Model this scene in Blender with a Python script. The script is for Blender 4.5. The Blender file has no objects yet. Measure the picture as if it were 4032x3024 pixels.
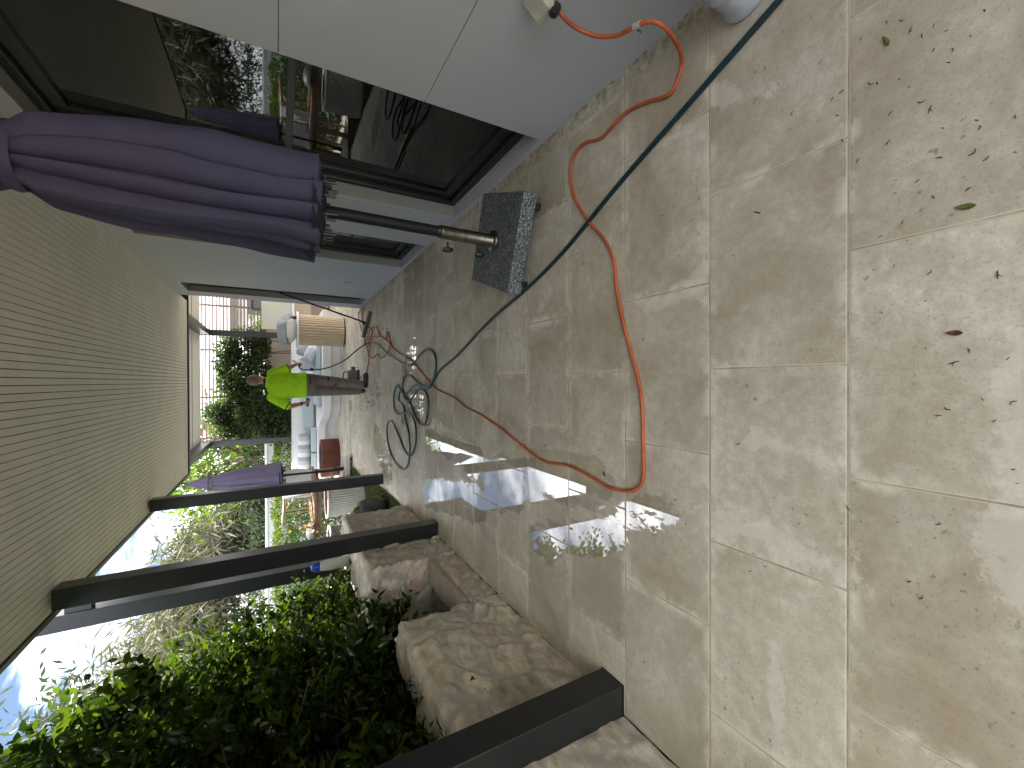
import bpy, bmesh, math, random
import numpy as np
from mathutils import Vector, Matrix
R = math.radians
S = bpy.context.scene
COL = S.collection

# ------------------------------------------------------------------ camera
def axes(p, y, r):
    f = Vector((math.sin(y)*math.cos(p), math.cos(y)*math.cos(p), -math.sin(p)))
    rt = Vector((math.cos(y), -math.sin(y), 0)); up = rt.cross(f)
    return f, rt*math.cos(r)+up*math.sin(r), -rt*math.sin(r)+up*math.cos(r)
cf, cr, cu = axes(R(29.1965), R(-0.4109), R(-0.3901))
cd = bpy.data.cameras.new('camera'); cam = bpy.data.objects.new('camera', cd); COL.objects.link(cam)
m = Matrix.Identity(4)
for i in range(3):
    m[i][0] = -cu[i]; m[i][1] = cr[i]; m[i][2] = -cf[i]      # phone held upright, picture stored on its side
m[2][3] = 1.35
cam.matrix_world = m
cd.sensor_width = 36; cd.lens = 14.737; cd.clip_end = 3000; cd.clip_start = 0.02
S.camera = cam

# ------------------------------------------------------------------ sky and sun
SUN = Vector((0.20, 0.55, 1.15)).normalized()
SUN_EL = math.asin(SUN.z); SUN_AZ = math.atan2(SUN.x, SUN.y)
w = bpy.data.worlds.new('World'); S.world = w; w.use_nodes = True
nt = w.node_tree; nt.nodes.clear()
N = nt.nodes.new; L = nt.links.new
out = N('ShaderNodeOutputWorld'); bg = N('ShaderNodeBackground'); sky = N('ShaderNodeTexSky')
sky.sky_type = 'NISHITA'; sky.sun_disc = False; sky.sun_elevation = SUN_EL; sky.sun_rotation = SUN_AZ
sky.dust_density = 0.3; sky.ozone_density = 2.5
tc = N('ShaderNodeTexCoord'); mp = N('ShaderNodeMapping'); mp.inputs['Scale'].default_value = (1.3, 1.3, 4.2)
mp.inputs['Location'].default_value = (0.35, 0.1, 0.2)
no = N('ShaderNodeTexNoise'); no.inputs['Scale'].default_value = 2.1; no.inputs['Detail'].default_value = 9
no.inputs['Roughness'].default_value = 0.55
rp = N('ShaderNodeValToRGB'); rp.color_ramp.elements[0].position = 0.41; rp.color_ramp.elements[1].position = 0.60
mx = N('ShaderNodeMix'); mx.data_type = 'RGBA'
L(tc.outputs['Generated'], mp.inputs['Vector']); L(mp.outputs['Vector'], no.inputs['Vector']); 
sx_ = N('ShaderNodeSeparateXYZ'); L(tc.outputs['Generated'], sx_.inputs[0])
cb_ = N('ShaderNodeMath'); cb_.operation = 'MULTIPLY_ADD'; cb_.inputs[1].default_value = 0.38; cb_.inputs[2].default_value = 0.13; L(sx_.outputs[0], cb_.inputs[0])
ca_ = N('ShaderNodeMath'); ca_.operation = 'ADD'; L(no.outputs['Fac'], ca_.inputs[0]); L(cb_.outputs[0], ca_.inputs[1])
L(ca_.outputs[0], rp.inputs['Fac'])
L(rp.outputs['Color'], mx.inputs[0]); hs = N('ShaderNodeHueSaturation'); hs.inputs['Saturation'].default_value = 0.95; hs.inputs['Value'].default_value = 0.42; L(sky.outputs['Color'], hs.inputs['Color']); L(hs.outputs[0], mx.inputs[6]); mx.inputs[7].default_value = (13.8, 13.9, 14.1, 1)
L(mx.outputs[2], bg.inputs['Color']); bg.inputs['Strength'].default_value = 0.075
L(bg.outputs[0], out.inputs[0])
ld = bpy.data.lights.new('sun', 'SUN'); ld.energy = 4.5; ld.angle = R(0.5); ld.color = (1, 0.95, 0.87)
lo = bpy.data.objects.new('sun', ld); COL.objects.link(lo); lo.location = (0, 0, 30)
lo.rotation_euler = SUN.to_track_quat('Z', 'Y').to_euler()
S.view_settings.view_transform = 'Standard'; S.view_settings.look = 'None'
S.view_settings.exposure = 2.4; S.view_settings.gamma = 1
S.render.engine = 'CYCLES'
S.cycles.max_bounces = 8; S.cycles.diffuse_bounces = 5; S.cycles.transparent_max_bounces = 8

# ------------------------------------------------------------------ materials
def newmat(name):
    mt = bpy.data.materials.new(name); mt.use_nodes = True
    return mt, mt.node_tree, mt.node_tree.nodes['Principled BSDF']
def mat(name, c, rough=0.6, var=0.12, scale=6.0, bump=0.0, bscale=60, metal=0.0, c2=None, spec=0.5, stretch=None, trans=0.0):
    mt, t, b = newmat(name)
    b.inputs['Roughness'].default_value = rough; b.inputs['Metallic'].default_value = metal
    b.inputs['Specular IOR Level'].default_value = spec
    if trans: b.inputs['Transmission Weight'].default_value = trans
    co = t.nodes.new('ShaderNodeTexCoord'); mpn = t.nodes.new('ShaderNodeMapping')
    t.links.new(co.outputs['Object'], mpn.inputs[0])
    if stretch: mpn.inputs['Scale'].default_value = stretch
    n = t.nodes.new('ShaderNodeTexNoise'); n.inputs['Scale'].default_value = scale; n.inputs['Detail'].default_value = 6
    t.links.new(mpn.outputs[0], n.inputs['Vector'])
    r = t.nodes.new('ShaderNodeValToRGB')
    a = [max(0, v*(1-var)) for v in c]; d = [min(1, v*(1+var)) for v in (c2 or c)]
    r.color_ramp.elements[0].color = (*a, 1); r.color_ramp.elements[1].color = (*d, 1)
    r.color_ramp.elements[0].position = 0.3; r.color_ramp.elements[1].position = 0.7
    t.links.new(n.outputs['Fac'], r.inputs[0]); t.links.new(r.outputs[0], b.inputs['Base Color'])
    if bump:
        n2 = t.nodes.new('ShaderNodeTexNoise'); n2.inputs['Scale'].default_value = bscale; n2.inputs['Detail'].default_value = 4
        t.links.new(mpn.outputs[0], n2.inputs['Vector'])
        bp = t.nodes.new('ShaderNodeBump'); bp.inputs['Strength'].default_value = bump; bp.inputs['Distance'].default_value = 0.01
        t.links.new(n2.outputs['Fac'], bp.inputs['Height']); t.links.new(bp.outputs[0], b.inputs['Normal'])
    return mt

def leafmat(name, c1, c2, rough=0.35, tr=0.35):
    mt, t, b = newmat(name)
    at = t.nodes.new('ShaderNodeAttribute'); at.attribute_name = 'tone'
    r = t.nodes.new('ShaderNodeValToRGB')
    r.color_ramp.elements[0].color = (*c1, 1); r.color_ramp.elements[1].color = (*c2, 1)
    t.links.new(at.outputs['Fac'], r.inputs[0]); t.links.new(r.outputs[0], b.inputs['Base Color'])
    b.inputs['Roughness'].default_value = rough
    tl = t.nodes.new('ShaderNodeBsdfTranslucent'); mxs = t.nodes.new('ShaderNodeMixShader'); mxs.inputs[0].default_value = tr
    g = t.nodes.new('ShaderNodeMix'); g.data_type = 'RGBA'; g.blend_type = 'MULTIPLY'; g.inputs[0].default_value = 1
    g.inputs[7].default_value = (1.6, 1.9, 0.7, 1); t.links.new(r.outputs[0], g.inputs[6]); t.links.new(g.outputs[2], tl.inputs[0])
    o = t.nodes['Material Output']; t.links.new(b.outputs[0], mxs.inputs[1]); t.links.new(tl.outputs[0], mxs.inputs[2])
    t.links.new(mxs.outputs[0], o.inputs[0])
    return mt

M_WALL = mat('render_wall', (0.49, 0.503, 0.530), 0.85, 0.04, 1.5, 0.25, 260)
M_CREAM = mat('render_cream', (0.50, 0.49, 0.42), 0.85, 0.03, 1.5, 0.2, 200)
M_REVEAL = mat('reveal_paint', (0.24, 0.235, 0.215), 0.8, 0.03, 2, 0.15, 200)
M_SILL = mat('sill_paint', (0.40, 0.42, 0.45), 0.8, 0.08, 5, 0.15, 200)
M_CEIL = mat('ceiling_paint', (0.82, 0.79, 0.71), 0.6, 0.05, 3)
M_GROOVE = mat('groove_dark', (0.03, 0.028, 0.025), 0.9)
M_STEEL = mat('charcoal_paint', (0.017, 0.019, 0.021), 0.30, 0.15, 3, 0.03, 150)
M_FRAME = mat('window_frame_paint', (0.010, 0.012, 0.013), 0.35, 0.1, 5)
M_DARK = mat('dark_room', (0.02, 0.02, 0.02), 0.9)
M_CEILREFL = mat('ceiling_reflection_tone', (0.10, 0.095, 0.085), 0.9, 0.08, 300)  # brown-grey of the ceiling reflected in the upper pane, put into a colour
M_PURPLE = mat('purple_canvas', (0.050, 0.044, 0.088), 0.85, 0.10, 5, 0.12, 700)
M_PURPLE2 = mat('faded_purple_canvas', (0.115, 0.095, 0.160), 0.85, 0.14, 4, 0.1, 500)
M_BLACKF = mat('dark_lining', (0.020, 0.018, 0.028), 0.95)
M_BLACK = mat('black_plastic', (0.012, 0.012, 0.012), 0.4)
M_ALU = mat('dark_alu', (0.010, 0.010, 0.011), 0.55, 0.1, 10, spec=0.3)
M_INOX = mat('stainless', (0.24, 0.225, 0.195), 0.34, 0.25, 8, metal=1.0, stretch=(1, 1, 6))
M_ORANGE = mat('orange_rubber', (0.42, 0.095, 0.030), 0.55, 0.25, 15)
M_HOSE = mat('teal_hose_body', (0.007, 0.024, 0.032), 0.32, 0.2, 20)
M_STRIPE = mat('hose_stripe', (0.03, 0.20, 0.27), 0.35, 0.2, 20)
M_BHOSE = mat('black_hose', (0.012, 0.013, 0.015), 0.4)
M_CORTEN = mat('rusty_steel', (0.10, 0.028, 0.016), 0.75, 0.25, 5, 0.15, 80)
M_CHAR = mat('charcoal_stones', (0.03, 0.03, 0.03), 0.7, 0.5, 30, 0.4, 40)
M_WHITE = mat('white_render', (0.72, 0.72, 0.72), 0.75, 0.03, 3, 0.1, 120)
M_CUSH = mat('pale_blue_fabric', (0.40, 0.47, 0.50), 0.9, 0.05, 20, 0.1, 500)
M_GREYF = mat('grey_fabric', (0.30, 0.31, 0.33), 0.9, 0.12, 14, 0.25, 60)
M_CREAMF = mat('cream_fabric', (0.55, 0.53, 0.50), 0.9, 0.06, 14, 0.25, 60)
M_SILVF = mat('silver_fabric', (0.52, 0.54, 0.58), 0.6, 0.10, 9, 0.3, 30)
M_TIMBER = mat('pale_timber', (0.52, 0.41, 0.28), 0.55, 0.12, 8, 0.05, 60, stretch=(6, 6, 0.7))
M_TABLE = mat('brown_timber', (0.15, 0.085, 0.05), 0.55, 0.25, 8, 0.1, 60, stretch=(1, 6, 6))
M_RATTAN = mat('rattan', (0.34, 0.22, 0.11), 0.45, 0.2, 25)
M_WEAVE = mat('white_weave', (0.55, 0.56, 0.55), 0.7, 0.2, 90, 0.5, 140)
M_RIB = mat('grey_ribbed', (0.42, 0.41, 0.39), 0.7, 0.12, 5)
M_RED = mat('red_inside', (0.22, 0.045, 0.03), 0.7, 0.2, 6)
M_POT = mat('dark_stone_pot', (0.05, 0.05, 0.048), 0.6, 0.5, 7, 0.2, 60)
M_BROWNS = mat('timber_slat', (0.20, 0.13, 0.10), 0.7, 0.2, 8)
M_TAUPEW = mat('taupe_wall', (0.24, 0.215, 0.19), 0.85, 0.08, 1.5, 0.1, 60)
M_BOARD = mat('weatherboard', (0.66, 0.67, 0.68), 0.6, 0.04, 4)
M_GREYB = mat('grey_metal', (0.10, 0.105, 0.115), 0.55, 0.1, 4)
M_CAB = mat('cabinet', (0.40, 0.32, 0.24), 0.6, 0.05, 4)
M_GWALL = mat('pale_green_wall', (0.46, 0.50, 0.49), 0.8, 0.05, 2)
M_BARK = mat('bark', (0.11, 0.085, 0.065), 0.9, 0.35, 12, 0.5, 50)
M_SKIN = mat('skin', (0.46, 0.22, 0.16), 0.5, 0.10, 14, 0.08, 120)
M_HAIR = mat('short_grey_hair', (0.26, 0.17, 0.14), 0.7, 0.2, 60, 0.4, 400)
M_HIVIS = mat('hivis_fabric', (0.44, 0.82, 0.012), 0.85, 0.06, 7, 1.0, 11, stretch=(1, 1, 2.2))
M_TRIM = mat('navy_trim', (0.015, 0.018, 0.03), 0.8)
M_TROUS = mat('taupe_workwear', (0.175, 0.145, 0.125), 0.9, 0.18, 9, 0.9, 17)
M_PATCH = mat('dark_pocket', (0.03, 0.027, 0.026), 0.9)
M_BOOT = mat('black_boot', (0.012, 0.012, 0.013), 0.5)
M_SOCK = mat('grey_sock', (0.10, 0.095, 0.09), 0.9)
M_GRASS = leafmat('lawn_blades', (0.03, 0.045, 0.010), (0.11, 0.135, 0.025), 0.6, 0.3)
M_SOIL = mat('soil', (0.05, 0.045, 0.03), 0.95, 0.3, 8, 0.5, 30)
M_LAWN = mat('lawn_base', (0.035, 0.05, 0.012), 0.9, 0.4, 12, 0.5, 60)
M_LEAF = leafmat('glossy_leaves', (0.010, 0.024, 0.007), (0.105, 0.145, 0.018), 0.22, 0.26)
M_HEDGE = leafmat('hedge_leaves', (0.010, 0.024, 0.008), (0.05, 0.085, 0.018), 0.45, 0.30)
M_HEDGEY = leafmat('yellow_hedge_leaves', (0.025, 0.045, 0.010), (0.14, 0.17, 0.02), 0.5, 0.4)
M_VINE = leafmat('climber_leaves', (0.008, 0.018, 0.005), (0.06, 0.10, 0.014), 0.4, 0.3)
M_FEATH = leafmat('feathery_leaves', (0.055, 0.055, 0.038), (0.14, 0.13, 0.09), 0.7, 0.2)
M_CONIF = leafmat('conifer_leaves', (0.022, 0.036, 0.024), (0.07, 0.09, 0.055), 0.7, 0.2)
M_BRIGHT = leafmat('bright_leaves', (0.04, 0.07, 0.012), (0.14, 0.19, 0.03), 0.5, 0.4)
M_AUTUMN = leafmat('autumn_leaves', (0.20, 0.09, 0.04), (0.38, 0.26, 0.13), 0.6, 0.4)
M_RUSTP = leafmat('rusty_succulent', (0.10, 0.07, 0.02), (0.30, 0.12, 0.04), 0.6, 0.3)
M_BLUE = mat('blue_plastic', (0.02, 0.08, 0.50), 0.35, 0.05)
M_WPLAST = mat('white_plastic', (0.70, 0.72, 0.70), 0.4, 0.04)
M_PVC = mat('clear_grey_pvc', (0.42, 0.45, 0.48), 0.18, 0.12, 8)
M_OUTLET = mat('weathered_plastic', (0.42, 0.41, 0.33), 0.35, 0.15, 15)
M_TWIG = mat('dry_twig', (0.045, 0.03, 0.022), 0.8)
M_GLEAF = mat('fallen_green_leaf', (0.10, 0.13, 0.03), 0.4, 0.3, 40)
M_BLEAF = mat('fallen_brown_leaf', (0.10, 0.045, 0.03), 0.6, 0.3, 40)

def granite():
    mt, t, b = newmat('grey_granite')
    co = t.nodes.new('ShaderNodeTexCoord')
    v = t.nodes.new('ShaderNodeTexVoronoi'); v.inputs['Scale'].default_value = 190
    v2 = t.nodes.new('ShaderNodeTexNoise'); v2.inputs['Scale'].default_value = 110; v2.inputs['Detail'].default_value = 5
    for x in (v, v2): t.links.new(co.outputs['Object'], x.inputs['Vector'])
    r = t.nodes.new('ShaderNodeValToRGB'); r.color_ramp.interpolation = 'LINEAR'
    r.color_ramp.elements[0].color = (0.012, 0.014, 0.016, 1); r.color_ramp.elements[0].position = 0.36
    r.color_ramp.elements[1].color = (0.36, 0.39, 0.40, 1); r.color_ramp.elements[1].position = 0.72
    e = r.color_ramp.elements.new(0.52); e.color = (0.09, 0.10, 0.11, 1)
    ad = t.nodes.new('ShaderNodeMix'); ad.data_type = 'RGBA'; ad.inputs[0].default_value = 0.5
    t.links.new(v.outputs['Color'], ad.inputs[6]); t.links.new(v2.outputs['Fac'], ad.inputs[7]); t.links.new(ad.outputs[2], r.inputs[0])
    t.links.new(r.outputs[0], b.inputs['Base Color']); b.inputs['Roughness'].default_value = 0.42
    return mt
M_GRANITE = granite()

def glassmat():
    mt, t, b = newmat('window_glass')
    t.nodes.remove(b); o = t.nodes['Material Output']
    tr = t.nodes.new('ShaderNodeBsdfTransparent'); tr.inputs[0].default_value = (0.55, 0.58, 0.57, 1)
    g = t.nodes.new('ShaderNodeBsdfGlossy'); g.inputs['Roughness'].default_value = 0.012; g.inputs[0].default_value = (0.9, 0.93, 0.95, 1)
    f = t.nodes.new('ShaderNodeFresnel'); f.inputs[0].default_value = 1.62
    n = t.nodes.new('ShaderNodeTexNoise'); n.inputs['Scale'].default_value = 1.6
    bp = t.nodes.new('ShaderNodeBump'); bp.inputs['Strength'].default_value = 0.012; bp.inputs['Distance'].default_value = 0.02
    t.links.new(n.outputs['Fac'], bp.inputs['Height']); t.links.new(bp.outputs[0], g.inputs['Normal'])
    s = t.nodes.new('ShaderNodeMixShader'); t.links.new(f.outputs[0], s.inputs[0]); t.links.new(tr.outputs[0], s.inputs[1]); t.links.new(g.outputs[0], s.inputs[2])
    t.links.new(s.outputs[0], o.inputs[0]); return mt
M_GLASS = glassmat()

def water_mat():
    mt, t, b = newmat('still_water')
    b.inputs['Base Color'].default_value = (0.10, 0.10, 0.085, 1); b.inputs['Roughness'].default_value = 0.03
    b.inputs['IOR'].default_value = 1.33; b.inputs['Specular IOR Level'].default_value = 0.9
    n = t.nodes.new('ShaderNodeTexNoise'); n.inputs['Scale'].default_value = 60; n.inputs['Detail'].default_value = 3
    r = t.nodes.new('ShaderNodeValToRGB'); r.color_ramp.elements[0].position = 0.45; r.color_ramp.elements[1].position = 0.6
    r.color_ramp.elements[0].color = (0.08, 0.08, 0.07, 1); r.color_ramp.elements[1].color = (0.32, 0.32, 0.30, 1)
    co = t.nodes.new('ShaderNodeTexCoord'); t.links.new(co.outputs['Object'], n.inputs['Vector'])
    t.links.new(n.outputs['Fac'], r.inputs[0]); t.links.new(r.outputs[0], b.inputs['Base Color'])
    return mt
M_WATER = water_mat()

def stone_mat():
    mt, t, b = newmat('sandstone_pieces')
    at = t.nodes.new('ShaderNodeAttribute'); at.attribute_name = 'stonecol'
    ae = t.nodes.new('ShaderNodeAttribute'); ae.attribute_name = 'mortar'
    co = t.nodes.new('ShaderNodeTexCoord')
    mp_ = t.nodes.new('ShaderNodeMapping'); mp_.inputs['Scale'].default_value = (1, 1, 2.2); mp_.inputs['Rotation'].default_value = (0.5, 0, 0)
    n = t.nodes.new('ShaderNodeTexNoise'); n.inputs['Scale'].default_value = 9; n.inputs['Detail'].default_value = 9; n.inputs['Roughness'].default_value = 0.65
    n.inputs['Distortion'].default_value = 0.25
    t.links.new(co.outputs['Object'], mp_.inputs[0]); t.links.new(mp_.outputs[0], n.inputs['Vector'])
    r = t.nodes.new('ShaderNodeValToRGB')
    r.color_ramp.elements[0].color = (0.50, 0.46, 0.40, 1); r.color_ramp.elements[0].position = 0.3
    r.color_ramp.elements[1].color = (1.15, 1.12, 1.08, 1); r.color_ramp.elements[1].position = 0.72
    t.links.new(n.outputs['Fac'], r.inputs[0])
    ml = t.nodes.new('ShaderNodeMix'); ml.data_type = 'RGBA'; ml.blend_type = 'MULTIPLY'; ml.inputs[0].default_value = 1
    t.links.new(at.outputs['Color'], ml.inputs[6]); t.links.new(r.outputs[0], ml.inputs[7])
    n3 = t.nodes.new('ShaderNodeTexNoise'); n3.inputs['Scale'].default_value = 3.2; n3.inputs['Detail'].default_value = 5
    t.links.new(co.outputs['Object'], n3.inputs['Vector'])
    r3 = t.nodes.new('ShaderNodeValToRGB'); r3.color_ramp.elements[0].position = 0.58; r3.color_ramp.elements[1].position = 0.70
    t.links.new(n3.outputs['Fac'], r3.inputs[0])
    rs = t.nodes.new('ShaderNodeMix'); rs.data_type = 'RGBA'; rs.blend_type = 'MULTIPLY'; rs.inputs[7].default_value = (0.96, 0.87, 0.76, 1)
    t.links.new(r3.outputs[0], rs.inputs[0]); t.links.new(ml.outputs[2], rs.inputs[6])
    mm = t.nodes.new('ShaderNodeMix'); mm.data_type = 'RGBA'; mm.inputs[7].default_value = (0.50, 0.465, 0.405, 1)
    t.links.new(ae.outputs['Fac'], mm.inputs[0]); t.links.new(rs.outputs[2], mm.inputs[6]); t.links.new(mm.outputs[2], b.inputs['Base Color'])
    b.inputs['Roughness'].default_value = 0.85
    n2 = t.nodes.new('ShaderNodeTexNoise'); n2.inputs['Scale'].default_value = 22; n2.inputs['Detail'].default_value = 10; n2.inputs['Roughness'].default_value = 0.72
    t.links.new(mp_.outputs[0], n2.inputs['Vector'])
    bp = t.nodes.new('ShaderNodeBump'); bp.inputs['Strength'].default_value = 0.6; bp.inputs['Distance'].default_value = 0.010
    t.links.new(n2.outputs['Fac'], bp.inputs['Height']); t.links.new(bp.outputs[0], b.inputs['Normal'])
    return mt
M_STONE = stone_mat()

def paving_mat():
    mt, t, b = newmat('travertine_paving')
    NN = t.nodes.new; LL = t.links.new
    co = NN('ShaderNodeTexCoord'); mp_ = NN('ShaderNodeMapping'); mp_.inputs['Location'].default_value = (-0.0425+6.15, -0.13+8.35, 0)
    LL(co.outputs['Object'], mp_.inputs[0])
    def brick(ms, sm):
        k = NN('ShaderNodeTexBrick'); k.offset = 0.5; k.squash = 1
        k.inputs['Scale'].default_value = 1; k.inputs['Brick Width'].default_value = 0.615; k.inputs['Row Height'].default_value = 0.4175
        k.inputs['Mortar Size'].default_value = ms; k.inputs['Mortar Smooth'].default_value = sm; k.inputs['Bias'].default_value = 0
        k.inputs['Color1'].default_value = (0, 0, 0, 1); k.inputs['Color2'].default_value = (1, 1, 1, 1); k.inputs['Mortar'].default_value = (0.5, 0.5, 0.5, 1)
        LL(mp_.outputs[0], k.inputs['Vector']); return k
    kf = brick(0.0026, 0.1); kw = brick(0.0065, 0.5); kw2 = brick(0.05, 1.0)
    def noise(sc, det=5, rough=0.5, w=None, dist=0.0):
        n = NN('ShaderNodeTexNoise'); n.inputs['Scale'].default_value = sc; n.inputs['Detail'].default_value = det
        n.inputs['Roughness'].default_value = rough; n.inputs['Distortion'].default_value = dist
        if w is not None:
            n.noise_dimensions = '4D'; mu = NN('ShaderNodeMath'); mu.operation = 'MULTIPLY'; mu.inputs[1].default_value = 9
            LL(w, mu.inputs[0]); LL(mu.outputs[0], n.inputs['W'])
        LL(co.outputs['Object'], n.inputs['Vector']); return n.outputs['Fac']
    def ramp(f, a, c0, e, c1):
        r = NN('ShaderNodeValToRGB'); r.color_ramp.elements[0].position = a; r.color_ramp.elements[1].position = e
        r.color_ramp.elements[0].color = (*c0, 1); r.color_ramp.elements[1].color = (*c1, 1); LL(f, r.inputs[0]); return r.outputs[0]
    def mix(f, a, c, mode='MIX'):
        x = NN('ShaderNodeMix'); x.data_type = 'RGBA'; x.blend_type = mode
        if isinstance(f, (int, float)): x.inputs[0].default_value = f
        else: LL(f, x.inputs[0])
        for i, v in ((6, a), (7, c)):
            if isinstance(v, tuple): x.inputs[i].default_value = (*v, 1)
            else: LL(v, x.inputs[i])
        return x.outputs[2]
    W0, W1 = (0, 0, 0), (1, 1, 1)
    base = ramp(noise(2.6, 8, 0.6, kf.outputs['Color'], 0.6), 0.35, (0.41, 0.36, 0.28), 0.64, (0.70, 0.665, 0.575))
    base = mix(0.75, base, ramp(kf.outputs['Color'], 0.0, (0.70, 0.69, 0.67), 1.0, (1.14, 1.15, 1.15)), 'MULTIPLY')
    base = mix(ramp(noise(1.3, 5, 0.6, kf.outputs['Color']), 0.50, W0, 0.68, (0.55,)*3), base, (0.66, 0.63, 0.56))       # pale salt bloom
    base = mix(ramp(noise(24, 8, 0.7), 0.42, (0.40,)*3, 0.62, W0), base, (0.34, 0.29, 0.21))                            # pitting
    base = mix(ramp(noise(70, 5, 0.7), 0.60, W0, 0.72, (0.45,)*3), base, (0.24, 0.20, 0.16))
    # green algae towards the planter side
    sx = NN('ShaderNodeSeparateXYZ'); LL(co.outputs['Object'], sx.inputs[0])
    mr = NN('ShaderNodeMapRange'); mr.inputs[1].default_value = -0.3; mr.inputs[2].default_value = -1.4; LL(sx.outputs[0], mr.inputs[0])
    mr2 = NN('ShaderNodeMapRange'); mr2.inputs[1].default_value = 3.2; mr2.inputs[2].default_value = 0.5; LL(sx.outputs[1], mr2.inputs[0])
    al = mix(1.0, ramp(noise(3.0, 6, 0.65), 0.50, W0, 0.68, (0.55,)*3), mr.outputs[0], 'MULTIPLY')
    al = mix(1.0, al, mr2.outputs[0], 'MULTIPLY')
    base = mix(ramp(noise(1.1, 6, 0.7, kf.outputs['Color'], 1.2), 0.52, W0, 0.66, (0.5,)*3), base, (0.33, 0.265, 0.18))
    base = mix(ramp(noise(130, 4, 0.8), 0.57, W0, 0.64, (0.55,)*3), base, (0.22, 0.18, 0.13))
    pk = mix(1.0, ramp(noise(38, 3, 0.6), 0.63, W0, 0.68, (0.8,)*3), ramp(noise(2.2, 3, 0.6), 0.48, W0, 0.6, W1), 'MULTIPLY')
    base = mix(pk, base, (0.20, 0.155, 0.115))
    mg = NN('ShaderNodeMapRange'); mg.inputs[1].default_value = 1.27; mg.inputs[2].default_value = 1.37
    sg_ = NN('ShaderNodeSeparateXYZ'); LL(co.outputs['Object'], sg_.inputs[0]); LL(sg_.outputs[0], mg.inputs[0])
    base = mix(mix(1.0, mg.outputs[0], ramp(noise(28, 8, 0.75), 0.45, W0, 0.58, (0.85,)*3), 'MULTIPLY'), base, (0.20, 0.145, 0.09))
    base = mix(al, base, (0.30, 0.33, 0.15))
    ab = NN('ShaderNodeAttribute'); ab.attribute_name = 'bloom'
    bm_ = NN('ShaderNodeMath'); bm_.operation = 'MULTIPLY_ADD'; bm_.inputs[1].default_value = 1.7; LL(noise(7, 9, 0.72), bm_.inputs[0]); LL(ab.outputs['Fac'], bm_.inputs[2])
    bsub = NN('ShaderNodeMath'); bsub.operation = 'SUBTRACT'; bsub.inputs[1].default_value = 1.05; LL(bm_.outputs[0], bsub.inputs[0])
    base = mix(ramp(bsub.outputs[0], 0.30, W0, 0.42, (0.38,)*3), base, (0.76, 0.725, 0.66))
    # pale smeared grout on both sides of each joint, then the joint line itself
    smear = mix(1.0, ramp(kw2.outputs['Fac'], 0.15, W0, 0.9, (1,)*3), ramp(noise(7, 6, 0.7), 0.48, W0, 0.58, (0.6,)*3), 'MULTIPLY')
    base = mix(smear, base, (0.74, 0.70, 0.60))
    gr = mix(1.0, kw.outputs['Fac'], ramp(noise(3, 4, 0.6), 0.3, (0.4,)*3, 0.6, (0.9,)*3), 'MULTIPLY')
    base = mix(gr, base, (0.66, 0.60, 0.47))
    base = mix(mix(1.0, kf.outputs['Fac'], ramp(noise(5, 4, 0.6), 0.4, (0.9,)*3, 0.6, (0.35,)*3), 'MULTIPLY'), base, (0.26, 0.21, 0.155))
    LL(base, b.inputs['Base Color'])
    LL(ramp(noise(14, 4), 0.3, (0.42,)*3, 0.7, (0.62,)*3), b.inputs['Roughness']); b.inputs['Specular IOR Level'].default_value = 0.35
    # height
    h = NN('ShaderNodeMath'); h.operation = 'MULTIPLY_ADD'; h.inputs[1].default_value = -0.9
    LL(kw.outputs['Fac'], h.inputs[0]); LL(noise(45, 6, 0.6), h.inputs[2])
    bp = NN('ShaderNodeBump'); bp.inputs['Strength'].default_value = 0.35; bp.inputs['Distance'].default_value = 0.003
    LL(h.outputs[0], bp.inputs['Height']); LL(bp.outputs[0], b.inputs['Normal'])
    # water film: soaked stone under a smooth wet surface
    wb = NN('ShaderNodeBsdfPrincipled')
    LL(mix(1.0, base, (0.90, 0.88, 0.85), 'MULTIPLY'), wb.inputs['Base Color'])
    wb.inputs['Roughness'].default_value = 0.02; wb.inputs['IOR'].default_value = 2.1; wb.inputs['Specular IOR Level'].default_value = 0.9
    bw = NN('ShaderNodeBump'); bw.inputs['Strength'].default_value = 0.05; bw.inputs['Distance'].default_value = 0.004
    LL(noise(2.5, 2), bw.inputs['Height']); LL(bw.outputs[0], wb.inputs['Normal'])
    at = NN('ShaderNodeAttribute'); at.attribute_name = 'wet'
    nm = NN('ShaderNodeTexNoise'); nm.inputs['Scale'].default_value = 7.0; nm.inputs['Detail'].default_value = 12; nm.inputs['Roughness'].default_value = 0.76
    m3 = NN('ShaderNodeMapping'); m3.inputs['Scale'].default_value = (1.9, 0.8, 1); LL(co.outputs['Object'], m3.inputs[0]); LL(m3.outputs[0], nm.inputs['Vector'])
    ad = NN('ShaderNodeMath'); ad.operation = 'MULTIPLY_ADD'; ad.inputs[1].default_value = 2.7
    LL(nm.outputs['Fac'], ad.inputs[0]); LL(at.outputs['Fac'], ad.inputs[2])
    sb = NN('ShaderNodeMath'); sb.operation = 'MULTIPLY_ADD'; sb.inputs[1].default_value = -0.55; LL(kw.outputs['Fac'], sb.inputs[0]); LL(ad.outputs[0], sb.inputs[2])
    wr = NN('ShaderNodeMapRange'); wr.inputs[1].default_value = 1.82; wr.inputs[2].default_value = 1.85; LL(sb.outputs[0], wr.inputs[0])
    ms = NN('ShaderNodeMixShader'); LL(wr.outputs[0], ms.inputs[0]); LL(b.outputs[0], ms.inputs[1]); LL(wb.outputs[0], ms.inputs[2])
    LL(ms.outputs[0], t.nodes['Material Output'].inputs[0])
    return mt
M_PAVE = paving_mat()

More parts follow.
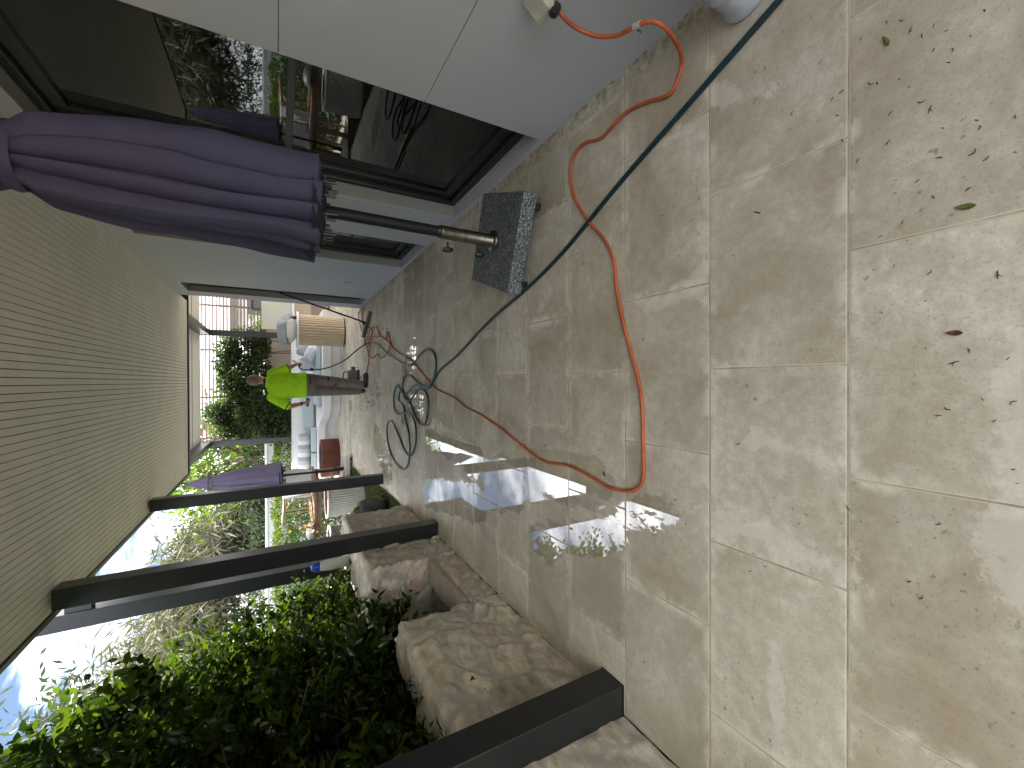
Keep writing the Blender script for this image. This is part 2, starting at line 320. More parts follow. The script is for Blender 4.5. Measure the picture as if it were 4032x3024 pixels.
# ------------------------------------------------------------------ mesh helpers
def catmull(P, sub=4):
    P = [Vector(p) for p in P]; o = []
    for i in range(len(P)-1):
        a = P[max(i-1, 0)]; b = P[i]; c = P[i+1]; d = P[min(i+2, len(P)-1)]
        for k in range(sub):
            t = k/sub
            o.append(0.5*((2*b)+(c-a)*t+(2*a-5*b+4*c-d)*t*t+(3*b-a-3*c+d)*t**3))
    o.append(P[-1]); return o
class MB:
    def __init__(s): s.v = []; s.f = []
    def add(s, v, f):
        k = len(s.v); s.v += [tuple(p) for p in v]; s.f += [tuple(i+k for i in q) for q in f]; return s
    def box(s, x0, x1, y0, y1, z0, z1, M=None):
        v = [(x, y, z) for z in (z0, z1) for y in (y0, y1) for x in (x0, x1)]
        if M is not None: v = [M @ Vector(p) for p in v]
        return s.add(v, [(0, 2, 3, 1), (4, 5, 7, 6), (0, 1, 5, 4), (2, 6, 7, 3), (0, 4, 6, 2), (1, 3, 7, 5)])
    def bar(s, a, b, wd, th, up=(0, 0, 1)):
        a = Vector(a); b = Vector(b); d = (b-a).normalized(); u = Vector(up)
        if abs(d.dot(u)) > 0.99: u = Vector((0, 1, 0))
        q = d.cross(u).normalized()*wd/2; u2 = q.cross(d).normalized()*th/2
        v = [p+sx*q+sz*u2 for p in (a, b) for sx, sz in ((-1, -1), (1, -1), (1, 1), (-1, 1))]
        return s.add(v, [(0, 3, 2, 1), (4, 5, 6, 7), (0, 1, 5, 4), (1, 2, 6, 5), (2, 3, 7, 6), (3, 0, 4, 7)])
    def tube(s, P, r, seg=8, sub=4, cap=True, smooth=True, arc=None):
        P = catmull(P, sub) if (smooth and len(P) > 2) else [Vector(p) for p in P]
        n = len(P); rr = r if callable(r) else (lambda t: r)
        t0 = (P[1]-P[0]).normalized(); u = Vector((0, 0, 1)) if abs(t0.z) < 0.9 else Vector((1, 0, 0))
        u = (u-t0*u.dot(t0)).normalized(); v = []; f = []
        for i, p in enumerate(P):
            t = (P[min(i+1, n-1)]-P[max(i-1, 0)]).normalized()
            u = (u-t*u.dot(t)); u = u.normalized() if u.length > 1e-6 else t.orthogonal().normalized()
            w_ = t.cross(u); q = rr(i/(n-1))
            for k in range(seg):
                a = 2*math.pi*k/seg
                if arc: a = arc[0]+(arc[1]-arc[0])*k/(seg-1)
                v.append(p+u*math.cos(a)*q+w_*math.sin(a)*q)
        for i in range(n-1):
            for k in range(seg if not arc else seg-1):
                k2 = (k+1) % seg; f.append((i*seg+k, i*seg+k2, (i+1)*seg+k2, (i+1)*seg+k))
        if cap and not arc: f.append(tuple(range(seg))[::-1]); f.append(tuple((n-1)*seg+k for k in range(seg)))
        return s.add(v, f)
    def lathe(s, prof, c=(0, 0, 0), seg=32, mod=None, capb=True, capt=True):
        v = []; f = []; c = Vector(c)
        for (r, z) in prof:
            for k in range(seg):
                a = 2*math.pi*k/seg; q = r*(mod(a) if mod else 1)
                v.append(c+Vector((q*math.cos(a), q*math.sin(a), z)))
        for i in range(len(prof)-1):
            for k in range(seg):
                k2 = (k+1) % seg; f.append((i*seg+k, i*seg+k2, (i+1)*seg+k2, (i+1)*seg+k))
        if capb: f.append(tuple(range(seg))[::-1])
        if capt: f.append(tuple((len(prof)-1)*seg+k for k in range(seg)))
        return s.add(v, f)
    def caps(s, a, b, ra, rb, n=5, seg=14, sq=(1, 1), side=None):
        """closed tapered capsule between two joints, optionally flattened"""
        a = Vector(a); b = Vector(b); d = (b-a); ln = d.length; d = d/ln if ln > 1e-6 else Vector((0, 0, 1))
        u = Vector(side) if side else (Vector((0, 1, 0)) if abs(d.y) < 0.9 else Vector((1, 0, 0)))
        u = (u-d*u.dot(d)).normalized(); w_ = d.cross(u); rings = []
        for i in range(n+1):
            t = math.pi/2*(i/n); rings.append((a-d*ra*math.cos(t), max(ra*math.sin(t), 1e-4)))
        for i in range(n+1):
            t = math.pi/2*(i/n); rings.append((b+d*rb*math.sin(t), max(rb*math.cos(t), 1e-4)))
        v = []; f = []
        for p, q in rings:
            for k in range(seg):
                g = 2*math.pi*k/seg; v.append(p+u*math.cos(g)*q*sq[0]+w_*math.sin(g)*q*sq[1])
        for i in range(len(rings)-1):
            for k in range(seg):
                k2 = (k+1) % seg; f.append((i*seg+k, i*seg+k2, (i+1)*seg+k2, (i+1)*seg+k))
        f.append(tuple(range(seg))[::-1]); f.append(tuple((len(rings)-1)*seg+k for k in range(seg)))
        return s.add(v, f)
    def ring(s, rings, seg=24, cap=True):
        """rings: (centre, half width vec, half depth vec)"""
        v = []; f = []
        for c, a, b in rings:
            c = Vector(c); a = Vector(a); b = Vector(b)
            for k in range(seg):
                g = 2*math.pi*k/seg; v.append(c+a*math.cos(g)+b*math.sin(g))
        for i in range(len(rings)-1):
            for k in range(seg):
                k2 = (k+1) % seg; f.append((i*seg+k, i*seg+k2, (i+1)*seg+k2, (i+1)*seg+k))
        if cap: f.append(tuple(range(seg))[::-1]); f.append(tuple((len(rings)-1)*seg+k for k in range(seg)))
        return s.add(v, f)
    def build(s, name, mt, parent=None, smooth=False, bevel=0, remesh=0, relax=0, fixn=False):
        me = bpy.data.meshes.new(name); me.from_pydata(s.v, [], s.f); me.update()
        if fixn:
            bm = bmesh.new(); bm.from_mesh(me); bmesh.ops.recalc_face_normals(bm, faces=bm.faces); bm.to_mesh(me); bm.free()
        ob = bpy.data.objects.new(name, me); COL.objects.link(ob)
        me.materials.append(mt)
        if remesh:
            md = ob.modifiers.new('r', 'REMESH'); md.mode = 'VOXEL'; md.voxel_size = remesh; md.use_smooth_shade = True
            if relax: m2 = ob.modifiers.new('s', 'SMOOTH'); m2.factor = 0.5; m2.iterations = relax
            bpy.context.view_layer.update()
            ev = ob.evaluated_get(bpy.context.evaluated_depsgraph_get())
            m3_ = bpy.data.meshes.new_from_object(ev); ob.modifiers.clear(); ob.data = m3_
            if not m3_.materials: m3_.materials.append(mt)
            smooth = True
        if smooth:
            for p in ob.data.polygons: p.use_smooth = True
        if bevel:
            md = ob.modifiers.new('b', 'BEVEL'); md.width = bevel; md.segments = 2; md.limit_method = 'ANGLE'
        if parent is not None: ob.parent = parent; ob.matrix_parent_inverse = Matrix.Identity(4)
        return ob
def tag(o, label=None, cat=None, group=None, kind=None):
    if label: o['label'] = label
    if cat: o['category'] = cat
    if group: o['group'] = group
    if kind: o['kind'] = kind
    return o
def empty(name, loc, label, cat, group=None, rz=0):
    o = bpy.data.objects.new(name, None); COL.objects.link(o); o.location = loc; o.rotation_euler = (0, 0, rz)
    o.empty_display_size = 0.1
    return tag(o, label, cat, group)
def copy_tree(o, parent=None):
    c = o.copy(); COL.objects.link(c)
    if parent is not None: c.parent = parent
    for ch in [x for x in bpy.data.objects if x.parent == o]: copy_tree(ch, c)
    return c
rng = np.random.default_rng(7)

def leafmesh(name, pos, nrm, upv, size, aspect, mt, parent=None, fold=0.25, tone=None, hexa=False):
    """many folded leaves as one mesh; pos/nrm/upv are (n,3)"""
    n = len(pos); d = upv/np.linalg.norm(upv, axis=1)[:, None]
    s_ = np.cross(nrm, d); s_ /= (np.linalg.norm(s_, axis=1)[:, None]+1e-9); nn = np.cross(d, s_)
    ln = np.asarray(size).reshape(-1, 1)*np.ones((n, 1)); wd = ln*aspect/2
    if hexa:
        V = np.stack([pos, pos+d*ln*0.35+s_*wd+nn*wd*fold, pos+d*ln*0.72+s_*wd*0.75+nn*wd*fold, pos+d*ln-nn*ln*0.08,
                      pos+d*ln*0.72-s_*wd*0.75+nn*wd*fold, pos+d*ln*0.35-s_*wd+nn*wd*fold, pos+d*ln*0.5], 1)
        F = [(0, 1, 6), (1, 2, 6), (2, 3, 6), (3, 4, 6), (4, 5, 6), (5, 0, 6)]; K = 7
    else:
        V = np.stack([pos, pos+d*ln*0.45+s_*wd+nn*wd*fold, pos+d*ln, pos+d*ln*0.45-s_*wd+nn*wd*fold], 1)
        F = [(0, 1, 2), (0, 2, 3)]; K = 4
    F = (np.array(F)[None]+np.arange(n)[:, None, None]*K).reshape(-1, 3)
    me = bpy.data.meshes.new(name); V = V.reshape(-1, 3)
    me.vertices.add(len(V)); me.vertices.foreach_set('co', V.ravel())
    me.loops.add(F.size); me.loops.foreach_set('vertex_index', F.ravel())
    me.polygons.add(len(F)); me.polygons.foreach_set('loop_start', np.arange(len(F))*3); me.polygons.foreach_set('loop_total', np.full(len(F), 3))
    me.update(); me.validate()
    at = me.attributes.new('tone', 'FLOAT', 'POINT')
    tn = rng.random(n)**1.6 if tone is None else tone
    at.data.foreach_set('value', np.repeat(tn, K).astype(np.float32))
    me.materials.append(mt); o = bpy.data.objects.new(name, me); COL.objects.link(o)
    if parent is not None: o.parent = parent
    return o
def runit(n):
    v = rng.normal(size=(n, 3)); return v/np.linalg.norm(v, axis=1)[:, None]
def box_leaves(x0, x1, y0, y1, z0, z1, n, topf=None, lumps=0.12, shell=0.75):
    """points through a hedge-like volume, biased to its lumpy surface, with outward directions"""
    c = np.array([(x0+x1)/2, (y0+y1)/2, (z0+z1)/2]); h = np.array([x1-x0, y1-y0, z1-z0])/2
    u = rng.uniform(-1, 1, (n, 3)); ax = rng.choice(3, n, p=np.array([h[1]*h[2], h[0]*h[2], h[0]*h[1]])/(h[1]*h[2]+h[0]*h[2]+h[0]*h[1]))
    sg = np.where(rng.random(n) < 0.5, -1, 1); sh = rng.random(n) < shell
    dep = 1-np.abs(rng.normal(0, 0.10, n))
    for i in range(3):
        k = sh & (ax == i); u[k, i] = sg[k]*dep[k]
    p = c+u*h
    lump = np.sin(p[:, 0]*5.1+p[:, 1]*3.7)*np.sin(p[:, 1]*4.3+p[:, 2]*5.7)+0.5*np.sin(p[:, 2]*11+p[:, 1]*9)
    p += u*lump[:, None]*lumps
    d = u*0.8+runit(n)*0.9; d[:, 2] += 0.25
    return p, d

# ------------------------------------------------------------------ ground, paving, lawn
g = MB(); g.add([(-400, -400, -0.06), (400, -400, -0.06), (400, 400, -0.06), (-400, 400, -0.06)], [(0, 1, 2, 3)])
tag(g.build('ground', M_SOIL), kind='structure')

def wetness():
    xs = np.arange(-1.50, 1.4501, 0.02949); ys = np.arange(-1.6, 9.3, 0.03)
    X, Y = np.meshgrid(xs, ys); w = np.zeros_like(X)-0.2
    def seg(a, b, r, k):
        nonlocal w
        a = np.array(a); b = np.array(b); d = b-a; t = np.clip(((X-a[0])*d[0]+(Y-a[1])*d[1])/(d@d+1e-9), 0, 1)
        q = np.hypot(X-a[0]-t*d[0], Y-a[1]-t*d[1]); w = np.maximum(w, k*np.clip((1.0-q/r)*1.9, -1, 1))
    seg((-0.50, 1.60), (-0.55, 2.30), 0.20, 0.85); seg((-0.58, 2.15), (-0.70, 2.75), 0.20, 0.9)
    seg((-0.62, 3.0), (-0.52, 4.2), 0.20, 0.85); seg((-0.95, 2.95), (-1.15, 4.2), 0.22, 0.80)
    seg((-0.80, 2.35), (-0.95, 3.2), 0.10, 0.68)
    seg((-0.72, 1.47), (-0.95, 2.1), 0.13, 0.80); seg((-0.92, 1.95), (-1.00, 2.0), 0.10, 0.8)
    seg((-0.52, 1.15), (-0.60, 1.38), 0.10, 0.60)
    seg((0.30, 4.7), (0.1, 5.1), 0.25, 0.55); seg((-0.2, 4.5), (-0.45, 5.1), 0.28, 0.55)
    seg((0.6, 6.0), (0.8, 7.5), 0.3, 0.42); seg((-1.2, 6.0), (-0.9, 6.8), 0.35, 0.75); seg((-0.1, 6.5), (-0.4, 8.0), 0.35, 0.38)
    seg((0.3, 8.4), (-0.9, 8.9), 0.4, 0.38)
    return xs, ys, w
xs, ys, wv = wetness()
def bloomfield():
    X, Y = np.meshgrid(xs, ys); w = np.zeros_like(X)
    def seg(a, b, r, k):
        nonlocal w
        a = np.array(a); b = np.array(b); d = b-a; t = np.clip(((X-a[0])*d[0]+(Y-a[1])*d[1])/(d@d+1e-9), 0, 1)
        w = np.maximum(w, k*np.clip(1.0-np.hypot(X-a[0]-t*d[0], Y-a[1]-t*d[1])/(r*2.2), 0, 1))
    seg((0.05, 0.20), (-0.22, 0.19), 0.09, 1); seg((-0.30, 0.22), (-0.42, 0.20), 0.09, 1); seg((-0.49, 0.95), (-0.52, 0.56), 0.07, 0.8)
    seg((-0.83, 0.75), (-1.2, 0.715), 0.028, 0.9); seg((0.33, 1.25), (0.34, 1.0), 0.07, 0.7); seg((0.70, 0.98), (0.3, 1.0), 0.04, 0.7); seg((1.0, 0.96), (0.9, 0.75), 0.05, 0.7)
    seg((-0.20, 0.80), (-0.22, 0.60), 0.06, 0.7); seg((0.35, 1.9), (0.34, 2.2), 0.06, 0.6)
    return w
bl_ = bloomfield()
nx, ny = len(xs), len(ys)
V = [(x, y, 0.0) for y in ys for x in xs]
F = [(j*nx+i, j*nx+i+1, (j+1)*nx+i+1, (j+1)*nx+i) for j in range(ny-1) for i in range(nx-1)]
k0 = len(V)
def quad(x0, x1, y0, y1):
    k = len(V); V.extend([(x0, y0, 0), (x1, y0, 0), (x1, y1, 0), (x0, y1, 0)]); F.append((k, k+1, k+2, k+3))
ye = float(ys[-1]); xe = float(xs[-1])
quad(-1.9, 5.0, ye, 17.0); quad(xe, 5.0, 8.35, ye); quad(-3.2, -1.9, 9.6, 17.0); quad(-1.9, -1.5, 8.9, ye)
quad(-9.0, 1.45, -14.0, float(ys[0])); quad(-1.9, -1.5, 5.0, 8.9)  # first quad: unseen terrace behind the camera, added to bounce sunlight under the roof
pm = bpy.data.meshes.new('paving'); pm.from_pydata(V, [], F); pm.update()
at = pm.attributes.new('wet', 'FLOAT', 'POINT')
at.data.foreach_set('value', np.concatenate([wv.ravel(), np.full(len(V)-k0, 0.20)]).astype(np.float32))
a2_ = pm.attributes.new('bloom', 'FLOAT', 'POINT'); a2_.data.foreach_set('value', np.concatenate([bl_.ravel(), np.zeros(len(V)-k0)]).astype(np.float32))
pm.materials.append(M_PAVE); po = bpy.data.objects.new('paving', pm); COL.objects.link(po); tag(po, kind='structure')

g = MB(); ctr = [(-1.54, 5.16), (-1.55, 5.9), (-1.58, 6.6), (-1.70, 7.5), (-1.74, 8.3), (-1.72, 8.9), (-1.80, 9.25), (-1.98, 9.4), (-2.1, 9.4), (-2.6, 8.6), (-6.5, 8.6), (-6.5, 5.16)]
g.add([(x, y, 0.012) for x, y in ctr], [tuple(range(len(ctr)))[::-1]])
tag(g.build('lawn', M_LAWN, fixn=True), kind='structure')
n = 26000
gx = rng.uniform(-2.6, -1.5, n); gy = rng.uniform(5.15, 9.4, n)
lim = np.interp(gy, [5.16, 5.9, 6.6, 7.5, 8.3, 8.9, 9.25, 9.4], [-1.54, -1.55, -1.58, -1.70, -1.74, -1.72, -1.80, -1.98])
k = gx < lim+rng.normal(0, 0.008, n); gx, gy = gx[k], gy[k]; n = len(gx)
up = runit(n)*0.5; up[:, 2] = 1
leafmesh('grass', np.stack([gx, gy, np.full(n, 0.01)], 1), runit(n), up, rng.uniform(0.02, 0.045, n), 0.14, M_GRASS)['kind'] = 'stuff'

# ------------------------------------------------------------------ house: wall with three recessed openings, roof
WX = 1.38; RX = 1.52
house = empty('house', (WX, 4, 0), 'rendered pale grey house wall with dark framed openings on the right of the paved walk', 'house')
house.location = (0, 0, 0)
OPEN = [(2.02, 3.32, 0.045, 2.47), (4.15, 5.09, 0.035, 2.50), (7.26, 7.88, 0.04, 2.52)]
wl = MB(); yb = -6.0
T = 0.0015
def wallpanel(y0, y1, z0, z1): wl.box(WX, WX+0.30, y0, y1, z0, z1)
yc = yb
for (a, b_, z0, z1) in OPEN:
    if yc == yb:      # panels with fine control joints
        for (p, q) in ((0.0, 0.708), (0.712, 1.338), (1.342, 2.9)): wallpanel(yc, a, p, q)
    else: wallpanel(yc, a, 0, 2.9)
    wallpanel(a, b_, 0, z0); wallpanel(a, b_, z1, 2.9); yc = b_
wallpanel(yc, 8.28, 0, 2.9)
wl.build('wall', M_WALL, house)
jb = MB(); jb.box(WX+0.004, WX+0.1, yb+0.01, 2.0, 0.70, 1.35); jb.build('joint_backing', M_REVEAL, house)
ew = MB(); ew.box(WX+0.301, 6.0, 8.0, 8.278, 0, 2.9); ew.build('end_wall', M_CREAM, house)
for i, (a, b_, z0, z1) in enumerate(OPEN):
    rv = MB()    # painted reveals, 3 mm proud lining
    rv.box(WX+0.002, RX, b_-0.004, b_+0.002, z0, z1); rv.box(WX+0.002, RX, a-0.002, a+0.004, z0, z1)
    rv.box(WX+0.002, RX, a+0.004, b_-0.004, z1-0.004, z1+0.002)
    rv.build('reveal', M_REVEAL, house)
    sl = MB(); sl.box(WX-0.002, RX, a+0.004, b_-0.004, z0-0.01, z0+0.005); sl.build('window_sill', M_SILL, house)
    fr = MB(); fw = 0.055
    A, B = a+0.004, b_-0.004
    for (p, q, r_, s2) in ((A, A+fw, z0+.005, z1-.004), (B-fw, B, z0+.005, z1-.004)): fr.box(RX-0.05, RX+0.05, p, q, r_, s2)
    fr.box(RX-0.05, RX+0.05, A+fw, B-fw, z0+.005, z0+.005+fw); fr.box(RX-0.05, RX+0.05, A+fw, B-fw, z1-.004-fw, z1-.004)
    fo = fr.build('window_frame', M_FRAME, house, bevel=0.004)
    sa = MB(); sw = 0.07; c0, c1 = A+fw+0.004, B-fw-0.004; d0, d1 = z0+.009+fw, z1-.008-fw
    sa.box(RX-0.02, RX+0.03, c0, c0+sw, d0, d1); sa.box(RX-0.02, RX+0.03, c1-sw, c1, d0, d1)
    sa.box(RX-0.02, RX+0.03, c0+sw, c1-sw, d0, d0+sw); sa.box(RX-0.02, RX+0.03, c0+sw, c1-sw, d1-sw, d1)
    if i == 0: sa.box(RX-0.012, RX+0.02, c0+sw, c1-sw, 1.262, 1.300)
    sa.build('sash', M_FRAME, fo, bevel=0.003)
    gl = MB(); gl.box(RX+0.002, RX+0.008, c0+sw-.005, c1-sw+.005, d0+sw-.005, d1-sw+.005); gl.build('glass', M_GLASS, fo)
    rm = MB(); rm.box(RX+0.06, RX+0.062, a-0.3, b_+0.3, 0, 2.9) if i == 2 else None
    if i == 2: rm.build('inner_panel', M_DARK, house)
bl = MB(); bl.box(1.72, 1.725, 1.9, 3.5, 1.75, 2.6); bl.build('ceiling_reflection_panel', M_CEILREFL, house)  # added sheet behind the glass, imitates the ceiling's reflection by its colour
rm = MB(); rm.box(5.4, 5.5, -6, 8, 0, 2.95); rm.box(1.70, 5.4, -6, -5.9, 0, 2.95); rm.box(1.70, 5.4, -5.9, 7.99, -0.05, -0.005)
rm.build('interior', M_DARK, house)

roof = empty('patio_roof', (0, 0, 0), 'covered walkway roof lined with narrow cream boards and edged in charcoal fascia', 'roof')
CE = 8.84; CZ = 2.68; XL = -1.54
cb = MB(); bw = 0.0476; x = XL+0.004; i = 0
while x < WX-0.01:
    x2 = min(x+bw-0.0052, WX-0.002); cb.box(x, x2, -1.3, CE, CZ, CZ+0.012+0.0006*(i % 3)); x += bw; i += 1
cb.build('ceiling_boards', M_CEIL, roof)
bk = MB(); bk.box(XL, WX, -1.3, CE, CZ+0.016, CZ+0.05); bk.build('ceiling_backing', M_GROOVE, roof)
fs = MB(); fs.box(XL-0.035, XL, -1.3, CE+0.06, CZ-0.015, 2.98); fs.box(XL-0.035, WX, -1.36, -1.302, CZ-0.02, 2.98); fs.box(XL, 6.0, CE, CE+0.06, CZ-0.02, 2.98)  # unseen near end of the roof, set short so sun reaches the added terrace
fs.build('fascia', M_STEEL, roof, bevel=0.003)
rt = MB(); rt.box(XL, 6.0, -1.3, CE, 2.985, 3.06); rt.build('roof_sheet', M_GREYB, roof)
# posts
P = empty('steel_post', (-1.44, 1.465, 0), 'charcoal square steel post nearest the camera, cut off by the picture edge', 'post', 'charcoal posts along the planter side')
def post_mesh(h, wd=0.14): return MB().box(-wd/2, wd/2, -wd/2, wd/2, 0.006, h)
post_mesh(CZ-0.017).build('shaft', M_STEEL, P, bevel=0.004); MB().box(-0.072, 0.072, -0.072, 0.072, 0, 0.006).build('base_plate', M_STEEL, P)
for (y, lb) in ((3.96, 'charcoal square steel post standing on the paving between the two stone planter ends'), (6.38, 'charcoal square steel post beside the strip of lawn, its side lit tan')):
    c = copy_tree(P); c.location = (-1.44, y, 0); c['label'] = lb
P2 = empty('steel_post', (-2.04, 5.02, 0), 'outer charcoal post rising behind the stone planter, just left of a nearer post', 'post', 'charcoal posts along the planter side')
post_mesh(3.12).build('shaft', M_STEEL, P2, bevel=0.004)
MB().box(0.071, 0.46, -0.05, 0.05, 2.78, 2.95).build('bracket', M_STEEL, P2)

# pergola past the end of the roof
pg = empty('pergola', (0, 0, 0), 'charcoal steel pergola frame with pale panelled top beyond the walkway roof', 'pergola')
for x0 in (1.37, -1.87):
    MB().box(x0, x0+0.15, 8.95, 14.83, 3.05, 3.30).build('beam', M_STEEL, pg, bevel=0.004)
    MB().box(x0-0.01, x0+0.16, 14.83, 14.99, 0, 3.30).build('column', M_STEEL, pg, bevel=0.004)
MB().box(-1.72, 1.37, 8.95, 13.55, 3.302, 3.36).box(1.52, 4.6, 8.95, 13.55, 3.302, 3.36).build('top_panel', M_WHITE, pg)
MB().box(-1.9, 4.6, 13.70, 14.99, 3.302, 3.40).build('edge_beam', M_WHITE, pg)
MB().box(-1.88, 4.6, 13.55, 13.70, 3.33, 3.38).build('gutter', M_GROOVE, pg)

# ------------------------------------------------------------------ stone planters (real relief per stone)
def stone_box(name, boxes, parent=None, seed=3, step=0.013, dens=0.20):
    r = np.random.default_rng(seed)
    allb = np.array(boxes); lo_ = allb[:, [0, 2, 4]].min(0)-0.2; hi = allb[:, [1, 3, 5]].max(0)+0.2
    sp = np.array([dens*1.2, dens*1.35, dens*0.95]); cells = np.ceil((hi-lo_)/sp).astype(int)
    gr = np.stack(np.meshgrid(*[np.arange(c) for c in cells], indexing='ij'), -1).reshape(-1, 3)
    seeds = lo_+(gr+r.uniform(0.0, 1.0, gr.shape))*sp
    pal = np.array([(0.64, 0.60, 0.51), (0.68, 0.65, 0.58), (0.56, 0.53, 0.46), (0.66, 0.61, 0.51), (0.60, 0.58, 0.53), (0.64, 0.56, 0.48), (0.60, 0.52, 0.39)])
    cols = pal[r.integers(0, len(pal), len(seeds))]*r.uniform(1.05, 1.35, (len(seeds), 1)); lift = r.uniform(-0.006, 0.010, len(seeds))
    tilt = r.normal(0, 0.05, (len(seeds), 3))
    VV = []; FF = []; VN = []; idx = {}
    for (x0, x1, y0, y1, z0, z1) in boxes:
        for axn in range(3):
            a_, b2 = [q for q in range(3) if q != axn]; lo3 = (x0, y0, z0); hi3 = (x1, y1, z1)
            na = max(1, round((hi3[a_]-lo3[a_])/step)); nb = max(1, round((hi3[b2]-lo3[b2])/step))
            for sgn, val in ((-1, lo3[axn]), (1, hi3[axn])):
                if axn == 2 and sgn == -1: continue
                ids = np.zeros((na+1, nb+1), int)
                for i in range(na+1):
                    for j in range(nb+1):
                        p = [0, 0, 0]; p[axn] = val; p[a_] = lo3[a_]+(hi3[a_]-lo3[a_])*i/na; p[b2] = lo3[b2]+(hi3[b2]-lo3[b2])*j/nb
                        key = (round(p[0], 4), round(p[1], 4), round(p[2], 4))
                        if key not in idx: idx[key] = len(VV); VV.append(p); VN.append([0, 0, 0])
                        ids[i, j] = idx[key]; VN[idx[key]][axn] = sgn
                for i in range(na):
                    for j in range(nb):
                        q = (ids[i, j], ids[i+1, j], ids[i+1, j+1], ids[i, j+1])
                        FF.append(q if (sgn > 0) == (axn != 1) else q[::-1])
    VV = np.array(VV, float); VN = np.array(VN, float); VN /= np.linalg.norm(VN, axis=1)[:, None]
    wob = VV+0.020*np.sin(VV[:, [1, 2, 0]]*17+1)+0.010*np.sin(VV[:, [2, 0, 1]]*47)+0.004*np.sin(VV[:, [1, 0, 2]]*110)
    mort = np.zeros(len(VV)); cc = np.zeros((len(VV), 3)); disp = np.zeros(len(VV))
    for s0 in range(0, len(VV), 4000):
        sl_ = slice(s0, s0+4000); dd = np.linalg.norm((wob[sl_, None]-seeds[None])/[1, 1.1, 0.8], axis=2)
        o2 = np.argpartition(dd, 1, axis=1)[:, :2]; d2 = np.take_along_axis(dd, o2, 1); so = np.argsort(d2, 1)
        f1 = np.take_along_axis(d2, so, 1); id1 = np.take_along_axis(o2, so, 1)[:, 0]
        e = np.clip((f1[:, 1]-f1[:, 0]-0.012)/0.016, 0, 1); sm = e**0.7
        mort[sl_] = 1-np.clip((f1[:, 1]-f1[:, 0]-0.014)/0.016, 0, 1); cc[sl_] = cols[id1]
        disp[sl_] = sm*(0.006+0.7*lift[id1])+sm*((wob[sl_]-seeds[id1])*tilt[id1]).sum(1)*0.8
    edge = (np.abs(VN) > 0.1).sum(1) > 1
    disp -= edge*0.014
    disp += 0.004*np.sin(VV[:, 1]*47+VV[:, 2]*29)*np.sin(VV[:, 2]*61+VV[:, 0]*37)
    VV += VN*disp[:, None]
    me = bpy.data.meshes.new(name); me.from_pydata([tuple(v) for v in VV], [], [tuple(int(k) for k in f) for f in FF]); me.update()
    a1 = me.attributes.new('stonecol', 'FLOAT_COLOR', 'POINT'); a1.data.foreach_set('color', np.concatenate([cc, np.ones((len(cc), 1))], 1).astype(np.float32).ravel())
    a2 = me.attributes.new('mortar', 'FLOAT', 'POINT'); a2.data.foreach_set('value', mort.astype(np.float32))
    bm = bmesh.new(); bm.from_mesh(me); bmesh.ops.recalc_face_normals(bm, faces=bm.faces); bm.to_mesh(me); bm.free()
    for p in me.polygons: p.use_smooth = True
    me.materials.append(M_STONE); o = bpy.data.objects.new(name, me); COL.objects.link(o)
    if parent is not None: o.parent = parent
    return o
pl = empty('stone_planter', (0, 0, 0), 'low crazy-paved sandstone planter wall with a water trough niche, left of the paving', 'planter')
stone_box('near_wall', [(-1.80, -1.508, -0.8, 2.64, 0, 0.70)], pl, 3)
stone_box('niche_back_wall', [(-2.30, -2.02, 2.30, 3.80, 0, 0.72)], pl, 5)
stone_box('far_wall', [(-2.02, -1.508, 3.46, 5.05, 0, 0.72)], pl, 9)
stone_box('trough_front', [(-1.68, -1.508, 2.65, 3.455, 0, 0.20)], pl, 11, dens=0.15)
MB().box(-1.70, -1.50, 2.66, 3.45, 0.212, 0.245).build('trough_rim', mat('rim_stone', (0.40, 0.33, 0.25), 0.7, 0.2, 10, 0.2, 60), pl, bevel=0.006)
MB().box(-2.02, -1.69, 2.66, 3.45, 0.0, 0.215).build('trough_water', M_WATER, pl)
MB().box(-1.86, -1.78, 3.425, 3.455, 0.40, 0.52).box(-1.85, -1.79, 3.40, 3.425, 0.42, 0.50).build('wall_light', M_BLACK, pl, bevel=0.004)
MB().box(-6, -1.79, -0.8, 2.62, 0.0, 0.55).build('planting_bed', M_SOIL, pl)

# ------------------------------------------------------------------ planting
def sprigs(bx, n, leaves, ln, size, aspect, mt, parent, upb=0.5, seed=1, outx=0.7, inner=0, topz=None):
    """leafy shoots: each a short arching stem carrying alternate leaves"""
    p, d = box_leaves(*bx, n, shell=0.85, lumps=0.10)
    if topz is not None:
        k = p[:, 2] < topz(p[:, 1])+rng.normal(0, 0.10, n); p, d = p[k], d[k]; n = len(p)
    d[:, 0] += outx*rng.random(n); d[:, 2] += upb
    d /= np.linalg.norm(d, axis=1)[:, None]
    L_ = rng.uniform(0.6, 1.3, n)*ln
    PP = []; DD = []; NN_ = []; SZ = []; TN = []; st = MB()
    tn0 = rng.random(n)**2.2
    for k in range(leaves):
        t = (k+0.6)/leaves
        q = p+d*(L_*t)[:, None]; q[:, 2] -= 0.12*L_*t*t
        sd = np.cross(d, runit(n)); sd /= np.linalg.norm(sd, axis=1)[:, None]
        dd = d*0.75+sd*0.85; PP.append(q); DD.append(dd); NN_.append(np.cross(dd, sd)+np.array([0, 0, 0.8]))
        SZ.append(size*rng.uniform(0.65, 1.15, n)*(1.0 if k < leaves-2 else 0.75)); TN.append(np.clip(tn0*0.8+0.25*t*rng.random(n), 0, 1))
    leafmesh('foliage', np.concatenate(PP), np.concatenate(NN_), np.concatenate(DD), np.concatenate(SZ), aspect, mt, parent, tone=np.concatenate(TN), hexa=True)
    return p, d, L_
